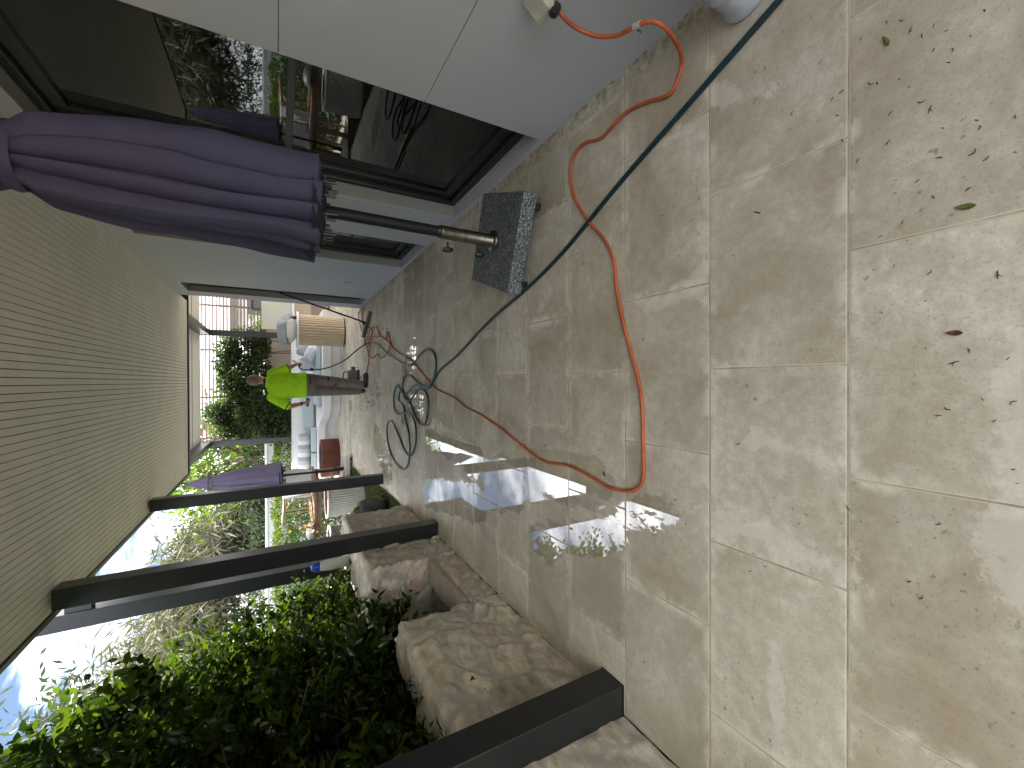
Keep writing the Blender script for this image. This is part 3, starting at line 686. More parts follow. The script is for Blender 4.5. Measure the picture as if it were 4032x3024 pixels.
def stems(p, d, L_, n, parent, r=0.0022, root=None):
    st = MB()
    for i in rng.choice(len(p), min(n, len(p)), replace=False):
        a = Vector(p[i]); b = a+Vector(d[i])*float(L_[i]); c = a-Vector(d[i])*0.15
        c.z -= 0.1; st.tube([c, a, b], r, 4, 1, cap=False, smooth=False)
    if root:
        for (x, y, z0, z1) in root:
            st.tube([(x, y, z0), (x+rng.normal(0, .05), y+rng.normal(0, .08), (z0+z1)/2), (x+rng.normal(0, .1), y+rng.normal(0, .12), z1)], lambda t: 0.018*(1-0.7*t), 6, 3)
    st.build('stems', M_BARK, parent)
def shrub(lb, bx, n, root, topz=None, leaves=9, ln=0.26, size=0.084, outx=0.7):
    e = empty('shrub', (root[0], root[1], 0.55), lb, 'shrub', 'glossy shrubs behind the stone planter')
    q = (bx[0]-root[0], bx[1]-root[0], bx[2]-root[1], bx[3]-root[1], bx[4]-0.55, bx[5]-0.55)
    tz = (lambda y: topz(y+root[1])-0.55) if topz else None
    p, d, L_ = sprigs(q, n, leaves, ln, size, 0.46, M_LEAF, e, topz=tz, outx=outx)
    ni = n*8; pi_, di_ = box_leaves(q[0]+.1, q[1]-.12, q[2]+.1, q[3]-.1, q[4], q[5]-.2, ni, shell=0.0)
    if tz: kk = pi_[:, 2] < tz(pi_[:, 1])-0.22; pi_, di_ = pi_[kk], di_[kk]
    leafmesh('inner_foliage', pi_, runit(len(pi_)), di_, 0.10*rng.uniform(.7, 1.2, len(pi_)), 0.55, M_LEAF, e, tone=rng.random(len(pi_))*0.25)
    stems(p, d, L_, 260, e, root=[(rng.uniform(-.4, .4), rng.uniform(-.4, .4), 0, 1.4) for _ in range(6)])
    return e
shrub('tall dark glossy shrub filling the near left corner behind the stone planter', (-3.0, -1.80, -0.1, 1.9, 0.55, 3.3), 4000, (-2.4, 0.9))
shrub('broad glossy-leaved shrub in the middle of the planter bed, overhanging the stone edge', (-3.1, -1.86, 1.7, 3.1, 0.60, 2.95), 3700, (-2.5, 2.4),
      topz=lambda y: np.interp(y, [1.7, 2.4, 3.1], [3.0, 2.75, 2.35]))
shrub('lighter green shoots at the far end of the planter bed, just before the outer post', (-3.3, -2.12, 2.9, 4.45, 0.60, 2.75), 3000, (-2.7, 3.7),
      topz=lambda y: np.interp(y, [2.9, 3.4, 3.9, 4.3, 4.6], [2.55, 2.35, 2.1, 1.7, 1.25]), leaves=10, ln=0.30, size=0.078)

def hedge(name, lb, bx, n, size, mt, grp=None, asp=0.55, cat='hedge', lumps=0.08):
    e = empty(name, ((bx[0]+bx[1])/2, (bx[2]+bx[3])/2, 0), lb, cat, grp)
    cx, cy = e.location.x, e.location.y
    p, d = box_leaves(bx[0]-cx, bx[1]-cx, bx[2]-cy, bx[3]-cy, bx[4], bx[5], n, lumps=lumps, shell=0.8)
    leafmesh('foliage', p, runit(len(p))+np.array([0, 0, .6]), d, size*rng.uniform(0.6, 1.2, len(p)), asp, mt, e)
    for k in range(3):
        x = (bx[0]-cx)*0.7+(bx[1]-bx[0])*0.7*k/2
        MB().tube([(x, 0, 0), (x+0.05, 0.03, bx[5]*0.5), (x-0.04, 0, bx[5]*0.9)], 0.02, 6, 2).build('stem', M_BARK, e)
    return e
hedge('hedge', 'dark clipped hedge close behind the stone planter end and the blue-capped tube', (-3.6, -2.15, 5.25, 6.5, 0.05, 1.05), 5200, 0.05, M_HEDGE)
hedge('hedge', 'long green hedge with sunlit yellow-green top along the pale boundary wall', (-7.2, -1.95, 14.9, 16.0, 0.0, 1.45), 22000, 0.075, M_HEDGEY)
hedge('ivy_mound', 'leafy green mound behind the rattan chairs', (-5.6, -3.0, 10.6, 11.8, 0.0, 1.12), 7000, 0.075, M_HEDGE, cat='bush')
hedge('bush', 'small bright green bush against the pale boundary wall, left of the posts', (-6.9, -6.0, 12.6, 13.4, 0.0, 1.3), 2200, 0.07, M_BRIGHT, cat='bush')
hedge('thicket', 'dark scrubby thicket behind the pale boundary wall under the tan trees', (-17.0, -5.0, 18.2, 20.0, 0.3, 2.35), 12000, 0.16, M_CONIF, cat='bush', asp=0.3, lumps=0.25)
hedge('bush', 'clipped dark round bush on the boundary wall behind the bare branches', (-3.0, -2.3, 17.2, 17.9, 1.4, 2.35), 1800, 0.06, M_HEDGE, cat='bush')

def climber(lb, cx, w_, z0, z1, n, seed, skirt=0.5, mt=M_VINE):
    e = empty('climbing_shrub', (cx, 15.45, 0), lb, 'shrub', 'climbing shrubs on the screen behind the bench')
    P_ = []; D_ = []
    r = np.random.default_rng(seed)
    for k in range(26):     # blobs of foliage
        z = r.uniform(z0, z1); x = r.normal(0, w_*0.42)*(1.15-0.45*(z-z0)/(z1-z0)); rr = r.uniform(0.16, 0.36)
        m_ = n//26; q = runit(m_)*(rng.random((m_, 1))**0.45)*rr*np.array([1.15, 0.7, 1.0])
        P_.append(q+np.array([x, r.uniform(-0.1, 0.25), z])); D_.append(q/rr+runit(m_)*0.9)
    P_ = np.concatenate(P_); D_ = np.concatenate(D_)
    leafmesh('foliage', P_, runit(len(P_))+np.array([0, -.5, .5]), D_, 0.085*rng.uniform(0.6, 1.3, len(P_)), 0.5, mt, e)
    for k in range(3):
        s = MB(); s.tube([(r.normal(0, .15), 0.1, 0), (r.normal(0, .2), 0.1, z0), (r.normal(0, w_*0.4), 0.1, (z0+z1)/2), (r.normal(0, w_*0.5), 0.1, z1)], lambda t: 0.025*(1-0.7*t), 6, 3); s.build('stem', M_BARK, e)
    return e
climber('dark climbing shrub to the right of the worker, beside the right pergola column', 0.95, 0.85, 1.75, 2.85, 9000, 11)
climber('climbing shrub directly above the worker', -0.05, 0.9, 1.45, 2.9, 9000, 12)
climber('tall leafy climbing shrub left of the worker, reaching the pergola', -1.05, 0.9, 1.35, 3.15, 9500, 13)
climber('low climbing shrub between the worker and the left pergola column', -1.35, 0.6, 1.0, 1.75, 3800, 14)

def tree(lb, base, h, spread, mt, seed, nleaf=9000, lsize=0.16, asp=0.3, droop=0.0, z_crown=0.35, lean=(0, 0), trunk=0.16, cl=0.5, name='tree', levels=3, flat=1.0):
    e = empty(name, base, lb, 'tree'); r = random.Random(seed); s = MB(); tips = []
    def grow(p, d, L0, rad, lv):
        pts = [p]; q = Vector(p); dd = Vector(d)
        for k in range(4):
            dd = (dd+Vector((r.gauss(0, .16), r.gauss(0, .16), r.gauss(0, .10)-droop*0.12))).normalized(); q = q+dd*L0/4; pts.append(q.copy())
        s.tube(pts, lambda t: rad*(1-0.55*t), 6 if lv < 2 else 4, 2, cap=False)
        if lv >= levels: tips.extend(pts[2:]); return
        nb = 4 if lv < 2 else 3
        for k in range(nb):
            a = r.uniform(0, 2*math.pi); tt = pts[r.choice([2, 3, 4, 4])]
            nd = (dd*0.65+Vector((math.cos(a)*spread, math.sin(a)*spread*flat, r.uniform(0.0, 0.7)))).normalized()
            grow(tt, nd, L0*r.uniform(0.6, 0.82), rad*0.5, lv+1)
    grow(Vector((0, 0, 0)), Vector((lean[0], lean[1], 1)).normalized(), h*z_crown, trunk, 0)
    s.build('trunk', M_BARK, e, smooth=True)
    T_ = np.array([tuple(t) for t in tips]); zmx = T_[:, 2].max(); sc = h/max(zmx, 0.1)
    k = rng.integers(0, len(T_), nleaf); P_ = T_[k]+rng.normal(0, cl, (nleaf, 3))*np.array([1, 1, 0.6])
    D_ = runit(nleaf); D_[:, 2] += 0.2-droop
    leafmesh('crown', P_, runit(nleaf), D_, lsize*rng.uniform(0.5, 1.3, nleaf), asp, mt, e)
    e.scale = (sc, sc, sc)
    return e
tree('feathery grey-tan tree beyond the wall, seen between the two far posts', (-10.2, 24, 0), 5.6, 0.95, M_FEATH, 4, 17000, 0.26, 0.12, 0.9, 0.24, cl=0.33)
tree('dark olive tree with spiky upright tufts beyond the boundary wall', (-7.2, 25, 0), 5.0, 0.6, M_CONIF, 8, 13000, 0.22, 0.16, -0.4, 0.20, cl=0.26)
tree('large twiggy tan tree on the far left behind the shrub tops', (-14.6, 23, 0), 8.4, 1.0, M_FEATH, 15, 19000, 0.30, 0.12, 0.8, 0.22, cl=0.45)
tree('dense dark green tree above the twiggy tree at far left', (-14.5, 19, 0), 9.5, 0.8, M_CONIF, 21, 12000, 0.25, 0.25, 0.2, 0.25, cl=0.5)
tree('loose bright leafy tree with bare branches behind the far purple parasol', (-3.6, 19, 0), 5.6, 0.75, M_BRIGHT, 31, 2400, 0.17, 0.45, 0.2, 0.34, trunk=0.12, cl=0.34)
tree('yellow-green tree showing between the slats above the worker', (-1.0, 22.5, 0), 3.6, 0.7, M_BRIGHT, 35, 9000, 0.20, 0.5, 0.1, 0.4, cl=0.38)
tree('small leafy tree behind the slats next to the neighbour house', (2.15, 19.3, 0), 1.95, 0.35, M_BRIGHT, 44, 2500, 0.16, 0.5, 0.1, 0.4, cl=0.3)

# ------------------------------------------------------------------ far end: walls, screen, neighbour, counter
tag(MB().box(-1.88, 6.0, 16.05, 16.2, 0, 1.72).build('garden_wall', M_TAUPEW), 'plain taupe wall behind the climbing shrubs and bench', 'wall')
bw_ = empty('boundary_wall', (0, 0, 0), 'pale green-white boundary wall running behind the long hedge', 'wall')
MB().box(-14, -1.9, 16.6, 16.78, 0, 1.68).build('wall_face', M_GWALL, bw_); MB().box(-14, -1.9, 16.57, 16.81, 1.68, 1.75).build('coping', M_WHITE, bw_, bevel=0.005)
scn = empty('slatted_screen', (0, 0, 0), 'brown horizontal slat screen under the pergola edge, sky bright between slats', 'screen')
sl = MB(); z = 1.80
while z < 4.0: sl.box(-1.85, 5.0, 16.22, 16.25, z, z+0.042); z += 0.094
s_o = sl.build('slats', M_BROWNS, scn)
for x in (-1.8, -0.5, 1.0, 2.42, 3.6): MB().box(x, x+0.06, 16.252, 16.31, 1.72, 4.0).build('screen_post', M_BROWNS, scn)
nh = empty('neighbour_house', (0, 0, 0), 'white weatherboard neighbour house glimpsed below the slats at the right', 'house')
wb = MB(); z = 0.0
while z < 2.9: wb.add([(2.2, 21, z), (9, 21, z), (9, 20.98, z), (2.2, 20.98, z), (2.2, 21, z+0.19), (9, 21, z+0.19)], [(3, 2, 5, 4), (0, 1, 2, 3), (0, 3, 4)]); z += 0.19
wb.box(2.2, 9, 21.001, 26, 0, 2.9)
wb.build('weatherboards', M_BOARD, nh)
MB().box(2.9, 3.5, 20.90, 20.97, 1.75, 2.45).build('vent', M_GREYB, nh); MB().add([(2.0, 20.5, 2.92), (9.2, 20.5, 2.92), (9.2, 26.5, 3.9), (2.0, 26.5, 3.9), (2.0, 20.5, 3.0), (9.2, 20.5, 3.0), (9.2, 26.5, 3.98), (2.0, 26.5, 3.98)], [(0, 1, 2, 3), (7, 6, 5, 4), (0, 4, 5, 1), (1, 5, 6, 2), (2, 6, 7, 3), (3, 7, 4, 0)]).build('roof', M_GREYB, nh)
bx_ = empty('storage_box', (2.75, 15.7, 0), 'dark grey metal cabinet standing behind the counter against the taupe wall', 'cabinet')
MB().box(-0.42, 0.6, -0.25, 0.25, 0.0, 2.02).build('cabinet_body', M_GREYB, bx_, bevel=0.006); MB().box(-0.45, 0.63, -0.28, 0.28, 2.022, 2.06).build('lid', M_BLACK, bx_, bevel=0.004)
MB().box(0.08, 0.10, -0.262, -0.252, 0.1, 1.95).build('door_gap', M_BLACK, bx_)
ct = empty('counter', (2.55, 13.75, 0), 'white-topped outdoor counter with beige cabinet doors at the end of the house wall', 'counter')
MB().box(-1.0, 1.6, -0.36, 0.36, 0.92, 0.97).build('worktop', M_WHITE, ct, bevel=0.004)
MB().box(-0.96, 1.6, -0.32, 0.32, 0.05, 0.918).build('carcass', M_TIMBER, ct)
MB().box(-0.95, -0.02, -0.342, -0.322, 0.50, 0.90).box(0.0, 0.9, -0.342, -0.322, 0.50, 0.90).build('cabinet_door', M_CAB, ct, bevel=0.003)
MB().box(-0.95, -0.02, -0.342, -0.322, 0.07, 0.49).box(0.0, 0.9, -0.342, -0.322, 0.07, 0.49).build('lower_door', mat('cabinet_dark', (0.23, 0.18, 0.13), 0.6), ct, bevel=0.003)
MB().box(-1.0, 1.6, 0.34, 0.40, 0.972, 1.75).build('splashback', M_CREAM, ct)

# curved built-in bench
bench = empty('built_in_bench', (0, 0, 0), 'white rendered built-in bench curving round the fire pit under the pergola', 'bench')
def arcbench(z0, z1, off, name, mt, bevel=0.0):
    pts = [(1.75, 11.1-off), (0.0, 11.05-off), (-0.55, 11.1-off), (-0.82-off*0.4, 11.30-off*0.6), (-0.98-off*0.3, 11.75-off*0.6), (-1.12, 12.25-off*.9), (-1.35, 12.55-off), (-1.8, 12.7-off), (-2.95, 12.72-off)]
    top = [p for p in [Vector((*q, 0)) for q in pts]]
    cp = [Vector((1.75, 11.1-off, 0))]+catmull([(p.x, p.y, 0) for p in top[1:]], 5)
    back = [(-2.95, 13.4), (1.75, 13.4)]
    loop = [(p.x, p.y) for p in cp]+back; n_ = len(loop); b_ = MB()
    b_.add([(x, y, z0) for x, y in loop]+[(x, y, z1) for x, y in loop], [tuple(range(n_)), tuple(range(n_, 2*n_))[::-1]]+[(i, i+n_, (i+1) % n_+n_, (i+1) % n_) for i in range(n_)])
    return b_.build(name, mt, bench, bevel=bevel, fixn=True)
arcbench(0.0, 0.215, -0.10, 'plinth', M_WHITE); arcbench(0.217, 0.40, 0.06, 'seat_slab', M_WHITE, 0.015)
MB().box(-2.95, 1.75, 13.4, 13.58, 0, 1.0).build('bench_back', M_WHITE, bench, bevel=0.01)
MB().box(-2.95, 1.75, 13.39, 13.60, 1.001, 1.012).build('back_coping', M_WHITE, bench)
# cushions
def pillow(name, lb, loc, sx, sy, sz, rot, mt, grp=None, cat='cushion', e1=0.5, pinch=0.0):
    s = MB(); n1, n2 = 14, 22; v = []; f = []
    sg = lambda a, e: math.copysign(abs(a)**e, a)
    for i in range(n1+1):
        ph = -math.pi/2+math.pi*i/n1
        for k in range(n2):
            th = 2*math.pi*k/n2; cx = sg(math.cos(th), e1); cy = sg(math.sin(th), e1); c_ = sg(math.cos(ph), 0.55)
            edge = 1+pinch*abs(math.sin(2*th))
            v.append((sx/2*cx*c_*edge, sy/2*cy*c_*edge, sz/2*sg(math.sin(ph), 1.0)*(1-0.35*max(abs(cx*c_), abs(cy*c_))**3)+0.006*math.sin(9*cx*c_+5*cy)))
    for i in range(n1):
        for k in range(n2):
            k2 = (k+1) % n2; f.append((i*n2+k, i*n2+k2, (i+1)*n2+k2, (i+1)*n2+k))
    s.add(v, f); o = s.build(name, mt, None, smooth=True); o.location = loc; o.rotation_euler = [R(a) for a in rot]
    return tag(o, lb, cat, grp)
SC = 'long pale blue seat cushions on the bench'
def slab_cushion(lb, x0, x1, y0, y1, z0, z1, mt=M_CUSH):
    o = MB().box(-(x1-x0)/2, (x1-x0)/2, -(y1-y0)/2, (y1-y0)/2, 0, z1-z0).build('seat_cushion', mt, bevel=0.035); o.location = ((x0+x1)/2, (y0+y1)/2, z0)
    return tag(o, lb, 'cushion', SC)
slab_cushion('pale blue seat cushion behind the worker, right half of the bench', -0.62, 1.45, 11.35, 12.95, 0.402, 0.50)
slab_cushion('pale blue seat cushion under the striped bolster at the curve of the bench', -1.95, -1.28, 12.85, 13.0+0.1, 0.402, 0.55)
slab_cushion('pale blue seat cushion at the far left end of the bench by the parasol pole', -2.9, -1.98, 12.85, 13.1, 0.402, 0.55)
bc = MB().box(-0.62, 0.62, -0.10, 0.10, 0, 0.30).build('back_cushion', M_CUSH, bevel=0.05); bc.location = (-0.72, 13.26, 0.45); tag(bc, 'long pale back cushion leaning on the bench back left of the worker', 'cushion')
def bolster():
    t_ = MB(); t_.lathe([(0.02, -0.62), (0.12, -0.62), (0.155, -0.59), (0.165, 0), (0.155, 0.59), (0.12, 0.62), (0.02, 0.62)], seg=28)
    mt, t, b = newmat('striped_fabric'); co = t.nodes.new('ShaderNodeTexCoord'); sx = t.nodes.new('ShaderNodeSeparateXYZ'); t.links.new(co.outputs['Object'], sx.inputs[0])
    mm = t.nodes.new('ShaderNodeMath'); mm.operation = 'MULTIPLY'; mm.inputs[1].default_value = 3.0; t.links.new(sx.outputs[2], mm.inputs[0])
    fr = t.nodes.new('ShaderNodeMath'); fr.operation = 'FRACT'; t.links.new(mm.outputs[0], fr.inputs[0])
    r = t.nodes.new('ShaderNodeValToRGB'); r.color_ramp.interpolation = 'CONSTANT'; r.color_ramp.elements[0].color = (0.62, 0.61, 0.57, 1); r.color_ramp.elements[1].position = 0.34; r.color_ramp.elements[1].color = (0.38, 0.44, 0.48, 1)
    e = r.color_ramp.elements.new(0.67); e.color = (0.27, 0.30, 0.33, 1); t.links.new(fr.outputs[0], r.inputs[0]); t.links.new(r.outputs[0], b.inputs['Base Color']); b.inputs['Roughness'].default_value = 0.9
    o = t_.build('bolster', mt, smooth=True); o.rotation_euler = (0, R(90), 0); o.location = (-2.08, 13.1, 0.71); tag(o, 'round bolster striped cream, pale blue and grey on the left of the bench', 'cushion')
bolster()
pillow('cushion', 'shiny silver-grey rolled cushion, right of the worker, top of the bench pile', (0.72, 11.72, 0.60), 0.44, 0.30, 0.20, (60, 25, -15), M_SILVF, 'cushions heaped on the bench', e1=0.6)
pillow('cushion', 'dull grey scatter cushion lying under the silver one on the bench', (0.86, 12.0, 0.72), 0.42, 0.42, 0.15, (62, 20, 10), M_GREYF, 'cushions heaped on the bench')
pillow('cushion', 'grey-blue cushion leaning behind the right hand of the worker', (0.48, 12.1, 0.70), 0.40, 0.42, 0.16, (70, -20, 12), M_SILVF, 'cushions heaped on the bench')

# fluted bar and its cushions
dr = empty('fluted_bar', (1.16, 10.42, 0), 'round pale timber fluted bar with a white top, stacked with cushions', 'bar table')
MB().lathe([(0.34, 0.03), (0.34, 0.94)], seg=432, mod=lambda a: 1-0.075*(1-abs(math.sin(a*18))**0.5)).build('fluted_body', M_TIMBER, dr)
MB().lathe([(0.315, 0.0), (0.315, 0.03)], seg=48).build('kick_base', M_GROOVE, dr)
tp = MB(); tp.lathe([(0.39, 0.942), (0.395, 0.95), (0.395, 0.975), (0.39, 0.985)], seg=64); tp.build('bar_top', M_WHITE, dr)
pillow('cushion', 'plump cream cushion lying on the fluted bar', (1.13, 10.36, 1.08), 0.50, 0.44, 0.20, (3, 0, 6), M_CREAMF, 'cushions stacked on the fluted bar')
pillow('cushion', 'large grey cushion stacked on top of the cream one', (1.10, 10.55, 1.25), 0.56, 0.50, 0.17, (14, -4, -10), M_GREYF, 'cushions stacked on the fluted bar')
pillow('cushion', 'small grey cushion poking out at the back of the bar stack', (1.38, 10.68, 1.18), 0.38, 0.34, 0.14, (40, 10, 30), M_GREYF, 'cushions stacked on the fluted bar')
bt = empty('spray_bottle', (1.40, 10.24, 0.986), 'small black bottle with a red cap at the edge of the white bar top', 'bottle')
MB().lathe([(0.03, 0), (0.034, 0.005), (0.034, 0.07), (0.015, 0.09)], seg=16).build('bottle_body', M_BLACK, bt, smooth=True); MB().lathe([(0.02, 0.091), (0.02, 0.125), (0.012, 0.13)], seg=14).build('cap', M_RED, bt)
# fire pit
fp = empty('fire_pit', (-1.93, 11.62, 0), 'low round rust-brown steel fire pit with dark stones inside', 'fire pit')
MB().lathe([(0.47, 0.0), (0.475, 0.01), (0.475, 0.41), (0.47, 0.415), (0.37, 0.415), (0.365, 0.405), (0.36, 0.33)], seg=72, capt=False).build('bowl', M_CORTEN, fp, smooth=False)
st_ = MB(); rr = random.Random(5)
for k in range(70):
    a = rr.uniform(0, 6.28); q = 0.34*math.sqrt(rr.random()); s_ = rr.uniform(0.02, 0.04)
    st_.caps((q*math.cos(a), q*math.sin(a), 0.36), (q*math.cos(a)+s_*0.6, q*math.sin(a), 0.37+rr.uniform(0, .03)), s_, s_*0.8, 2, 6)
st_.lathe([(0.36, 0.30), (0.36, 0.345)], seg=40); st_.build('lava_stones', M_CHAR, fp)

# ------------------------------------------------------------------ parasols
def granite_base(par, loc, rz, w_=0.57, d_=0.57, mt=M_GRANITE):
    b = MB().box(-w_/2, w_/2, -d_/2, d_/2, 0.058, 0.148).build('base_slab', mt, par, bevel=0.006)
    b.location = loc; b.rotation_euler = (0, 0, rz)
    for (x, y) in ((-1, -1), (1, -1), (-1, 1), (1, 1)):
        wx = x*(w_/2-0.06); wy = y*(d_/2-0.06)
        c = MB(); c.bar((wx, wy, 0.058), (wx, wy-0.012, 0.028), 0.03, 0.03)
        c.tube([(wx-0.018, wy-0.012, 0.022), (wx+0.018, wy-0.012, 0.022)], 0.021, 14, smooth=False); c.build('caster', M_ALU, b)
    return b
px_, py_ = 0.885, 2.37
def knob(x, y, z, par, dx=-1):
    k_ = MB().lathe([(0.006, 0.047), (0.006, 0.012), (0.016, 0.012), (0.030, 0.008), (0.034, 0.0), (0.030, -0.010), (0.012, -0.012)], seg=24, mod=lambda a: 1-0.16*(0.5+0.5*math.cos(a*6))).build('clamp_knob', M_BLACK, par, fixn=True)
    k_.rotation_euler = (0, R(90), R(20)); k_.location = (x+dx*0.047, y, z)

def canopy(name_, mt, prof, seed, folds, parent, seg=200, deep=0.26, nz=90):
    """closed parasol cloth: deep pleats gathered at the tie; prof = [(z, radius)]"""
    r = random.Random(seed); ph = [r.uniform(-0.25, 0.25) for _ in range(folds)]; am = [r.uniform(0.75, 1.25) for _ in range(folds)]
    zs = [p[0] for p in prof]; rs = [p[1] for p in prof]; b = MB(); v = []; f = []
    per = 24; seg = per*folds
    for i in range(nz+1):
        t = i/nz; z = zs[0]+(zs[-1]-zs[0])*t; R0 = float(np.interp(z, zs, rs)); low = 1-t
        for k in range(seg):
            j = k//per; u = (k % per)/(per-1)
            a = 2*math.pi*(j+0.06+u*1.02+ph[j]*math.sin(math.pi*u)*0.25)/folds+0.22*math.sin(2.4*t+1.0)+0.07*math.sin(z*5+j*1.3)
            saw = u**0.9*(0.75+0.25*math.sin(j*2.3))+0.18*math.sin(math.pi*u)          # each flap laps over the next
            q = R0*(1-deep*am[j]*(1-saw))*(1+0.03*math.sin(a*2+seed)+0.025*math.sin(z*9+j*2.1)*u+0.012*math.sin(z*23+a*5))
            dz = 0.012*((j*37) % 5-2)/2*max(0, low-0.75)*4
            v.append((q*math.cos(a), q*math.sin(a), z+dz))
    for i in range(nz):
        for k in range(seg):
            k2 = (k+1) % seg; f.append((i*seg+k, i*seg+k2, (i+1)*seg+k2, (i+1)*seg+k))
    b.add(v, f); o = b.build(name_, mt, parent, smooth=True)
    md = o.modifiers.new('t', 'SOLIDIFY'); md.thickness = 0.003; md.offset = -1
    return o
def parasol(loc, lb, mt, prof, tie, topz, pole_r, z_pole, seed, folds=8, scale_x=1.0, tips=8, rz=0, deep=0.26):
    e = empty('parasol', loc, lb, 'parasol', None, rz)
    MB().lathe([(pole_r, z_pole), (pole_r, topz)], seg=24).build('pole', M_ALU, e, smooth=False)
    c = canopy('canopy', mt, prof, seed, folds, e, deep=deep)
    MB().lathe([(prof[0][1]*0.93, prof[0][0]+0.035), (prof[0][1]*0.70, prof[0][0]-0.01), (prof[0][1]*0.45, prof[0][0]-0.035), (prof[0][1]*0.15, prof[0][0]+0.10)], seg=72, mod=lambda a: 1-0.10*abs(math.sin(a*folds/2)), capb=False, capt=False).build('lining', M_BLACKF, e, smooth=True)
    s = MB(); s.lathe([(tie[1]+0.004, tie[0]-0.025), (tie[1]+0.010, tie[0]), (tie[1]+0.004, tie[0]+0.025)], seg=40, mod=lambda a: 1+0.03*math.sin(5*a), capb=False, capt=False)
    s.build('tie_strap', mt, e, smooth=True)
    z0 = prof[0][0]; r0 = prof[0][1]
    for k in range(tips):
        a = 2*math.pi*(k+0.35)/tips; q = r0*0.50; x, y = q*math.cos(a), q*math.sin(a)
        rb = MB(); rb.bar((x*0.75, y*0.75, z0+0.25), (x, y, z0-0.045), 0.014, 0.022)
        rb.tube([(x-0.012*math.sin(a), y+0.012*math.cos(a), z0-0.02), (x-0.014*math.sin(a), y+0.014*math.cos(a), z0-0.085)], 0.0085, 8, smooth=False)
        rb.tube([(x+0.012*math.sin(a), y-0.012*math.cos(a), z0-0.02), (x+0.014*math.sin(a), y-0.014*math.cos(a), z0-0.075)], 0.0085, 8, smooth=False)
        ro = rb.build('rib', M_BLACK, e); sc_ = MB(); sc_.caps((x*1.12, y*1.12, z0-0.03), (x*1.16, y*1.16, z0-0.03), 0.008, 0.006, 3, 8); sc_.build('screw', M_INOX, ro)
    return e
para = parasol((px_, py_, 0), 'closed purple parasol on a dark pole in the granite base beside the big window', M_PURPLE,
        [(1.17, 0.285), (1.35, 0.262), (1.82, 0.240), (2.0, 0.216), (2.15, 0.185), (2.215, 0.135), (2.25, 0.128), (2.33, 0.168), (2.42, 0.15), (2.62, 0.03)], (2.235, 0.12), 2.60, 0.019, 1.25, 3, folds=12, deep=0.40)
gb = granite_base(para, (0.005, 0.0, 0), R(-20))
MB().lathe([(0.062, 0.149), (0.064, 0.152), (0.064, 0.168), (0.062, 0.171), (0.043, 0.171), (0.0385, 0.18), (0.0385, 0.50), (0.0395, 0.505)], (-0.005, 0, 0), 36).build('sleeve', M_INOX, gb, smooth=True)
knob(-0.052, -0.018, 0.455, gb); knob(-0.052, -0.018, 0.245, gb)
for (x, y, a) in ((-0.02, -0.19, 0.1), (-0.165, -0.03, 0.25)):
    h_ = MB(); h_.bar((x-0.028, y, 0.1495), (x+0.028, y+a*0.05, 0.1495), 0.007, 0.003); h_.build('lifting_slot', M_INOX, gb)
MB().lathe([(0.036, 0.50), (0.036, 0.515), (0.030, 0.53)], seg=20).build('pole_ferrule', M_BLACK, para)
MB().lathe([(0.0365, 0.42), (0.0365, 0.50)], seg=20).lathe([(0.031, 0.53), (0.031, 1.25)], seg=24).build('lower_pole', M_ALU, para)
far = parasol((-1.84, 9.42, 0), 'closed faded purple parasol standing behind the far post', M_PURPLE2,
        [(1.30, 0.29), (1.7, 0.245), (2.1, 0.19), (2.38, 0.125), (2.42, 0.11), (2.47, 0.14), (2.60, 0.09), (2.80, 0.015)], (2.42, 0.105), 2.78, 0.022, 0.35, 8, folds=8)
gb2 = granite_base(far, (0.02, 0, 0), R(8), 0.5, 0.5, M_RIB)
MB().lathe([(0.035, 0.149), (0.035, 0.35)], seg=20).build('sleeve', M_ALU, gb2)

